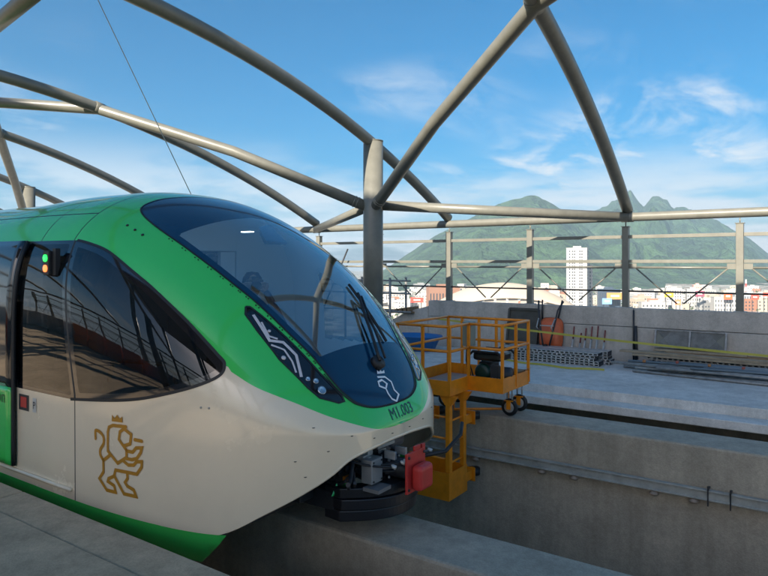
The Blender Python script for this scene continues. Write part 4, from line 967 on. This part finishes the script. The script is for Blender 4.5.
# timber boards on top
for i in range(5):
    e = MB().box(0, [2.3, 1.9, 2.6, 2.0, 1.5][i], 0, .2, 0, .035).build('timber_board', M_timber if i % 2 else mat('pale_timber', (.36, .29, .2), .8, var=.3, vscale=6), None, .003)
    tag(e, 'sawn timber board on the plank pile, ' + ['lowest', 'second from bottom', 'middle', 'second from top', 'topmost'][i], 'board', 'timber boards on the pile')
    e.location = (px_wall(640) + [.0, .35, -.25, .5, .3][i], [12.20, 12.42, 12.30, 12.5, 12.5][i], ZF + .21 + [0, .002, .038, .04, .077][i]); e.rotation_euler = (0, 0, R([-1, 2, -3, 1, 0][i]))
# mesh crate leaning on top
e = tag(empty('mesh_panel', (px_wall(692), 12.6, ZF + .36)), 'framed steel mesh panel leaning on the parapet above the timber', 'panel')
xa, xb = px_wall(657), px_wall(727); z0, z1 = ZF + .36, ZF + .66
for (a, b) in (((xa, 12.60, z0), (xb, 12.60, z0)), ((xa, 12.72, z1), (xb, 12.72, z1)), ((xa, 12.60, z0), (xa, 12.72, z1)), ((xb, 12.60, z0), (xb, 12.72, z1)), (((xa + xb) / 2, 12.60, z0), ((xa + xb) / 2, 12.72, z1))): MB().bar(a, b, .03).build('frame_bar', M_pipe, e)
ms = MB(); nx = 60
for i in range(-9, nx):
    for s in (1, -1):
        a0 = xa + (xb - xa) * i / nx; a1 = a0 + s * .30
        if s < 0: a0 += .30; a1 = a0 - .30
        p = Vector((a0, 12.61, z0)); q = Vector((a1, 12.73, z1))
        if min(a0, a1) >= xa and max(a0, a1) <= xb: ms.bar(p, q, .006)
o = ms.build('mesh_wires', M_pipe, e); o['kind'] = 'stuff'
raw('backing_sheet', [(xa, 12.625, z0), (xb, 12.625, z0), (xb, 12.745, z1), (xa, 12.745, z1)], [(0, 1, 2, 3)], mat('mesh_back', (.20, .20, .17), .9), e)
# heap of scaffold pipes
for i in range(34):
    lay = i % 4; L = random.uniform(2.6, 4.2); x0p = px_wall(640) + random.uniform(-.3, 1.6); y = random.uniform(11.55, 12.12); a = R(random.uniform(-7, 6)); r = .024
    p = Vector((x0p, y, ZF + r + lay * .045 + .003)); q = p + Vector((L * math.cos(a), L * math.sin(a), random.uniform(-.0, .10)))
    q.y = min(q.y, 12.7)
    o = MB().path([(0, 0, 0), tuple(q - p)], r, 8).build('scaffold_pipe', [M_pipe, M_galv, M_pipe, mat('blue_pipe', (.17, .21, .24), .5, metal=.3)][i % 4]); o.location = p
    tag(o, ['grey', 'bright galvanised', 'dark grey', 'bluish'][i % 4] + ' scaffold pipe in the loose heap on the far platform', 'pipe', ['grey', 'bright galvanised', 'dark grey', 'bluish'][i % 4] + ' pipes of the heap')
for i in range(7):
    x = px_wall(640) + .3 + i * .5; o = MB().lathe([(.018, 0), (.028, .01), (.028, .04), (.018, .05)], (0, 0, 0), (1, .1, 0), 12).build('pipe_coupler', mat('coupler_' + ('red' if i % 2 else 'orange'), (.36, .09, .06) if i % 2 else (.38, .17, .06), .5))
    o.location = (x, random.uniform(11.56, 11.9), ZF + .2); tag(o, ('red' if i % 2 else 'orange') + ' pipe coupler lying on the pipe heap', 'coupler', ('red' if i % 2 else 'orange') + ' couplers on the pipe heap')
# adjustable jacks / stakes standing along the wall
for i, u in enumerate((573, 580, 585, 591, 597, 604)):
    x = px_wall(u); e = tag(empty('screw_jack', (x, 12.62, ZF)), 'red topped screw jack against the parapet, ' + ['first', 'second', 'third', 'fourth', 'fifth', 'last'][i] + ' from the wheelbarrow', 'jack', 'screw jacks along the parapet')
    h = [.62, .5, .6, .64, .66, .58][i]
    MB().path([(x, 12.62, ZF + .012), (x + .02, 12.74, ZF + h * .6)], .018, 8).build('tube', M_galv, e); MB().path([(x + .02, 12.74, ZF + h * .6), (x + .03, 12.782, ZF + h)], .014, 8).build('screw', mat('faded_red', (.20, .05, .045), .6), e)
    MB().disc((x, 12.62, ZF + .001), (0, 0, 1), .06, .01, 10).build('foot', M_dark, e)
# conduits standing against the wall
for i, (u, lean_) in enumerate(((543, .0), (558, -.10), (634, 0), (637, .02))):
    x = px_wall(u); o = MB().path([(x, 12.765, -1.2 if i < 2 else ZF + .01), (x - lean_, 12.772, -.76 if i < 2 else -.90 - .3 * (i == 3))], .017 if i < 3 else .03, 8).build('conduit', M_dark)
    tag(o, ['straight dark conduit above the wheelbarrow', 'tilted dark conduit above the wheelbarrow', 'dark conduit running the full height of the parapet', 'short thick pipe beside the tall conduit'][i], 'conduit')
# caution tape: one line taut, one sagging to the floor
def tape(name, pts, label):
    V = []
    for i, p in enumerate(pts): V += [(p[0], p[1], p[2] - .019), (p[0], p[1] + .004 * math.sin(i), p[2] + .019)]
    tag(raw(name, V, [(2 * i, 2 * i + 2, 2 * i + 3, 2 * i + 1) for i in range(len(pts) - 1)], M_tape), label, 'tape')
def tline(u0, v0, u1, v1, y, sag, n=24):
    out = []
    for i in range(n + 1):
        t = i / n; u = lerp(u0, u1, t); v = lerp(v0, v1, t) + sag * 4 * t * (1 - t); d = y / (SA * (u - 384) / 640 + CA); p = at(u, d, (263 - v) / 640 * d); out.append(tuple(p))
    return out
tape('caution_tape', tline(432, 318, 800, 359, 11.35, 2.0), 'long yellow caution tape stretched along the far platform')
tape('fallen_caution_tape', [(x, 11.4 + .12 * math.sin(x * 2), ZF + .03 + .008 * math.sin(x * 7)) for x in np.linspace(-5.6, -3.2, 24)], 'slack yellow caution tape lying on the far platform floor')
# scaffold frame at the open left end
e = tag(empty('scaffold_tower', (-9.2, 12.4, ZF)), 'dark tube scaffold frame at the open end of the parapet', 'scaffold')
for x in (-8.55, -9.9, -11.3):
    MB().path([(x, 12.6, ZF + .01), (x, 12.6, -.35)], .03, 10).build('upright', M_pipe, e); MB().path([(x, 13.3, -3.4), (x, 13.3, -.35)], .03, 10).build('upright', M_pipe, e)
for z in (-1.15, -.72, -.42): MB().path([(-11.8, 12.65, z), (-8.0, 12.65, z)], .022, 8).build('ledger', M_pipe, e)
MB().path([(-11.0, 12.66, ZF + .1), (-9.9, 12.7, .35)], .02, 8).build('brace', M_dark, e)
MB().box(-9.9, -8.0, 12.7, 13.25, -1.19, -1.15).build('deck_board', M_timber, e)
for i in range(4):
    MB().box(-8.5 + i * .12, -8.42 + i * .12, 12.72, 13.1, -1.149, -1.10 + .02 * i).build('timber_offcut', M_timber, e)

# ================================================================== CITY
CITY = []
hcol = {'white': (.50, .47, .43), 'cream': (.50, .42, .32), 'grey': (.30, .30, .29), 'terracotta': (.32, .15, .09), 'pale blue': (.33, .39, .43), 'sand': (.41, .34, .26)}
M_win = mat('far_window', (.05, .06, .075), .3)
def house_mesh(v, cname):
    mb = MB(); w, d, h = [(10, 9, 4), (14, 10, 7), (9, 12, 7), (18, 12, 5), (12, 12, 10), (24, 14, 9), (8, 8, 4)][v]
    mb.box(-w / 2, w / 2, -d / 2, d / 2, 0, h)
    for (a, b, c, e_) in ((-w / 2, w / 2, -d / 2, -d / 2 + .4), (-w / 2, w / 2, d / 2 - .4, d / 2), (-w / 2, -w / 2 + .4, -d / 2 + .4, d / 2 - .4), (w / 2 - .4, w / 2, -d / 2 + .4, d / 2 - .4)): mb.box(a, b, c, e_, h + .001, h + .8)
    if v % 2: mb.box(-w / 4, w / 8, -d / 5, d / 4, h + .002, h + 2.6)
    k = len(mb.f)
    for z in np.arange(1.2, h - 1.6, 3.0):
        for x in np.arange(-w / 2 + 1, w / 2 - 2, 3.2):
            mb.box(x, x + 1.2, -d / 2 - .12, -d / 2 - .01, z, z + 1.2)
        for y in np.arange(-d / 2 + 1, d / 2 - 2, 3.4): mb.box(w / 2 + .01, w / 2 + .12, y, y + 1.1, z, z + 1.2); mb.box(-w / 2 - .12, -w / 2 - .01, y, y + 1.1, z, z + 1.2)
    me = bpy.data.meshes.new('house'); me.from_pydata(mb.v, [], mb.f); me.materials.append(mat('house_' + cname, hcol[cname], .85)); me.materials.append(M_win)
    me.polygons.foreach_set('material_index', [0] * k + [1] * (len(mb.f) - k)); me.update()
    bm = bmesh.new(); bm.from_mesh(me); bmesh.ops.recalc_face_normals(bm, faces=bm.faces); bm.to_mesh(me); bm.free()
    return me
cache = {}
def house(u, d, v, cname, rot, s=1., left=False):
    if (v, cname) not in cache: cache[(v, cname)] = house_mesh(v, cname)
    o = bpy.data.objects.new('house', cache[(v, cname)]); col.objects.link(o)
    p = at(u, d); o.location = (p.x, p.y, ground_z(math.hypot(p.x, p.y)) - .3); o.rotation_euler = (0, 0, rot); o.scale = (s, s, s)
    size = ['low', 'two-storey', 'narrow two-storey', 'long low', 'boxy three-storey', 'long three-storey', 'tiny'][v]
    where = 'in the city left of the parapet end' if left else 'in the far city above the parapet'
    tag(o, f'{size} {cname} flat-roofed house {where}', 'house', f'{size} {cname} houses {where}')
names = list(hcol); wts = [.46, .17, .13, .07, .06, .11]
for i in range(262):
    d = random.uniform(1150, 2050) if i % 3 else random.uniform(1080, 1500); u = random.uniform(378, 778)
    if 556 < u < 628 and d < 1250: u += 80
    house(u, d, random.choices(range(7), [4, 4, 3, 2, 3, 1, 3])[0], random.choices(names, wts)[0], R(random.choice((0, 20, 35, 50)) + random.uniform(-8, 8)), random.uniform(1.3, 2.2))
for i in range(36):
    house(random.uniform(380, 436), random.uniform(520, 1050), random.choices(range(7), [4, 4, 3, 1, 2, .5, 3])[0], random.choices(names, wts)[0], R(random.uniform(0, 60)), random.uniform(.7, 1.), True)
# tall white apartment tower with its lower annex
def block(name, label, u, d, w, dp, ztop, rot, m, cols, rows, cat='building', side=2, fr=None):
    p = at(u, d); gz = ground_z(math.hypot(p.x, p.y)); e = tag(empty(name, (p.x, p.y, gz)), label, cat)
    mt = Matrix.Translation((p.x, p.y, gz)) @ Matrix.Rotation(rot, 4, 'Z'); h = ztop - gz
    MB().box(-w / 2, w / 2, -dp / 2, dp / 2, 0, h, mt).build('wall', m, e)
    MB().box(-w / 2 - .3, w / 2 + .3, -dp / 2 - .3, dp / 2 + .3, h + .01, h + 1.2, mt).box(-w / 5, w / 5, -dp / 4, dp / 4, h + 1.21, h + 4, mt).build('roof_parapet', m, e)
    wm = MB().box(-.5, .5, -.15, .15, -.5, .5); me0 = None
    for j in range(rows):
        z = 3 + (h - 5) * (j + .5) / rows; zh = (h - 5) / rows * .55
        for i in range(cols):
            x = -w / 2 + w * (fr[i] if fr else (i + .5) / cols); ww = w / cols * (.30 if fr else .34)
            MB().box(x - ww / 2, x + ww / 2, -dp / 2 - .16, -dp / 2 - .01, z - zh / 2, z + zh / 2, mt).build('window', M_win, e)
        for i in range(side):
            y = -dp / 2 + dp * (i + .5) / side; ww = dp / side * .45
            MB().box(w / 2 + .01, w / 2 + .16, y - ww / 2, y + ww / 2, z - zh / 2, z + zh / 2, mt).build('window', M_win, e)
    return e
view = YAW   # facing the station
bw = mat('tower_white', (.44, .42, .39), .7); bg_ = mat('tower_tan', (.50, .42, .34), .8)
block('apartment_tower', 'tall white apartment tower with stacked dark windows', 577.5, 1010, 31, 22, 22.5, view + R(-24), bw, 5, 22, fr=[.16, .30, .40, .66, .76])
block('apartment_annex', 'slim white block joined to the right of the tall tower', 588, 1035, 13, 16, -4, view + R(-24), bw, 3, 13)
block('office_building', 'dark glass office block beside the white tower', 608.5, 900, 30, 20, -38, view + R(-15), mat('office_glass', (.05, .07, .10), .25), 9, 4)
block('hotel_block', 'wide white hotel block above the parapet', 673, 1150, 26, 14, -46, view + R(-10), bw, 6, 7)
block('clinic_block', 'white block with a pale pink tower behind it', 692, 1160, 20, 14, -48, view + R(-12), bw, 5, 5)
block('pink_tower', 'pale pink apartment tower rising behind white blocks', 697, 1260, 15, 14, -44, view + R(-14), mat('pink_wall', (.66, .40, .32), .8), 4, 9)
block('brick_block', 'long brown flat-roofed block left of the arched roof', 443, 820, 40, 18, -31, view + R(8), mat('brown_wall', (.28, .15, .10), .8), 10, 2)
block('white_hall', 'low white hall at the foot of the mountain on the right', 655, 1100, 50, 20, -68, view + R(-6), bw, 8, 2)
block('showroom', 'wide white showroom under the orange billboard', 725, 1080, 40, 18, -58, view + R(-8), bw, 9, 3)
block('grey_store', 'grey store building with big windows near the right edge', 748, 1150, 22, 14, -56, view, mat('store_grey', (.35, .37, .39), .7), 5, 3)
# billboards
def billboard(u, d, w, h, zc, c, label):
    p = at(u, d); gz = ground_z(math.hypot(p.x, p.y)); e = tag(empty('billboard', (p.x, p.y, gz)), label, 'billboard')
    mt = Matrix.Translation((p.x, p.y, zc)) @ Matrix.Rotation(view + R(random.uniform(-12, 6)), 4, 'Z')
    MB().box(-w / 2, w / 2, -.3, .3, -h / 2, h / 2, mt).build('panel', mat('billboard_' + label.split()[0] + label.split()[1], c, .6), e)
    MB().box(-w * .25, w * .25, -.36, -.301, -h * .12, h * .14, mt).build('printed_band', mat('billboard_print', (.8, .75, .68), .6), e)
    for s in (-1, 1): MB().box(s * w / 3 - .4, s * w / 3 + .4, .31, 1.0, gz - zc, h / 2, mt).build('mast', M_dark, e)
billboard(728, 1060, 13, 11, -55, (.75, .12, .03), 'bright orange billboard near the right facade post')
billboard(755, 1050, 12, 8, -56, (.72, .07, .04), 'red billboard right of the last facade post')
billboard(766, 1120, 10, 7, -55, (.70, .10, .05), 'small red billboard at the right edge of view')
billboard(669, 1050, 14, 8, -52, (.72, .48, .02), 'yellow billboard below the white hotel')
billboard(607, 870, 13, 8, -52, (.20, .38, .75), 'blue billboard in front of the dark office')
billboard(615, 872, 22, 9, -45, (.55, .26, .08), 'ochre sign band across the dark office')
billboard(700, 1080, 14, 10, -52, (.25, .06, .10), 'maroon billboard among white houses')
billboard(678, 1040, 9, 9, -64, (.70, .22, .10), 'coral sign low above the parapet')
billboard(417, 640, 13, 5, -37, (.72, .06, .04), 'long red sign left of the parapet end')
# lattice mast, red and white
p = at(746, 1250); e = tag(empty('radio_mast', (p.x, p.y, -85)), 'red and white banded radio mast beside the right facade post', 'mast')
for i in range(7):
    z0m = -85 + i * 7.5; mb = MB(); r0, r1 = 3.2 - i * .3, 2.9 - i * .3
    for a in range(4):
        t0 = math.pi / 4 + a * math.pi / 2; t1 = t0 + math.pi / 2; P0 = Vector((p.x + r0 * math.cos(t0), p.y + r0 * math.sin(t0), z0m)); P1 = Vector((p.x + r1 * math.cos(t0), p.y + r1 * math.sin(t0), z0m + 7.48)); Q1 = Vector((p.x + r1 * math.cos(t1), p.y + r1 * math.sin(t1), z0m + 7.48))
        mb.bar(P0, P1, .7); mb.bar(P0, Q1, .45); mb.bar(P1, Q1, .5)
    mb.build('mast_section', mat('mast_red', (.55, .05, .04), .6) if i % 2 else mat('mast_white', (.75, .75, .75), .6), e)
# big arched arena roof
def arena():
    p = at(497, 640); gz = -58.; e = tag(empty('arena', (p.x, p.y, gz)), 'large cream arched arena roof behind the parapet', 'arena')
    mt = Matrix.Translation((p.x, p.y, gz)) @ Matrix.Rotation(view, 4, 'Z'); n, m_ = 48, 16; V = []
    def zz(a, b):
        x = a * 2 - 1; return 38.5 * max(0, 1 - abs(x) ** 1.9) ** .82 * (1 - .35 * abs(b * 2 - 1) ** 2)
    for i in range(n + 1):
        for j in range(m_ + 1):
            a, b = i / n, j / m_; x = (a * 2 - 1) * 88 + 6; V.append(mt @ Vector((x, (b - .5) * 60 * (1 - .25 * abs(a * 2 - 1)), zz(a, b))))
    Fc = [(i * (m_ + 1) + j, (i + 1) * (m_ + 1) + j, (i + 1) * (m_ + 1) + j + 1, i * (m_ + 1) + j + 1) for i in range(n) for j in range(m_)]
    o = raw('roof_shell', V, Fc, mat('arena_cream', (.46, .39, .30), .8), e, smooth=True); s = o.modifiers.new('thickness', 'SOLIDIFY'); s.thickness = .8
    for j in (0, m_):
        pts = [mt @ Vector(((a * 2 - 1) * 88 + 6, (j / m_ - .5) * 60 * (1 - .25 * abs(a * 2 - 1)) + (-.5 if j == 0 else .5), zz(a, j / m_))) for a in np.linspace(0, 1, 40)]
        MB().path(pts, .9, 8).build('rim_beam', bg_, e)
    for x in np.linspace(-70, 80, 14):
        a = (x - 6 + 88) / 176; h = zz(a, 0)
        if h > 4: MB().box(x - 4.6, x + 4.6, -30 * (1 - .25 * abs(a * 2 - 1)) + 2, -30 * (1 - .25 * abs(a * 2 - 1)) + 2.6, -3, h - .9, mt).build('facade_panel', mat('arena_front', (.34, .31, .28), .6), e)
arena()
# trees scattered through the city (a mass nobody could count)
def city_trees():
    mb = MB(); v = []; f = []
    for i in range(260):
        left = i % 4 == 0
        u = random.uniform(378, 440) if left else random.uniform(380, 800); d = random.uniform(430, 1000) if left else random.uniform(1080, 2000); p = at(u, d); gz = ground_z(math.hypot(p.x, p.y)); h = random.uniform(5, 11)
        mb.bar((p.x, p.y, gz - .5), (p.x, p.y, gz + h * .5), .6)
        for k in range(26):
            a = Vector((random.gauss(0, 1), random.gauss(0, 1), random.gauss(0, .8))); c = Vector((p.x, p.y, gz + h * .68)) + a * h * .2; s = h * random.uniform(.08, .17)
            t1 = Vector((random.uniform(-1, 1), random.uniform(-1, 1), random.uniform(-1, 1))).normalized(); t2 = t1.orthogonal().normalized()
            mb.add([c + t1 * s, c + t2 * s, c - t1 * s, c - t2 * s], [(0, 1, 2, 3)])
    o = mb.build('city_trees', mat('city_foliage', (.055, .095, .025), .9, var=.5, vscale=.05)); tag(o, 'scattered green trees among the far houses', 'trees', kind='stuff')
city_trees()
# ---- haze
m = bpy.data.materials.new('haze'); m.use_nodes = True; N = m.node_tree.nodes; N.clear()
out = N.new('ShaderNodeOutputMaterial'); pv = N.new('ShaderNodeVolumePrincipled'); pv.inputs['Density'].default_value = 1.2e-4; pv.inputs['Color'].default_value = (.56, .80, 1.0, 1); pv.inputs['Anisotropy'].default_value = .1
m.node_tree.links.new(pv.outputs[0], out.inputs['Volume'])
hz = MB().box(-7000, 7000, -7000, 7000, -88, 620).build('haze', m); tag(hz, 'pale blue haze filling the valley air', 'haze', kind='stuff')
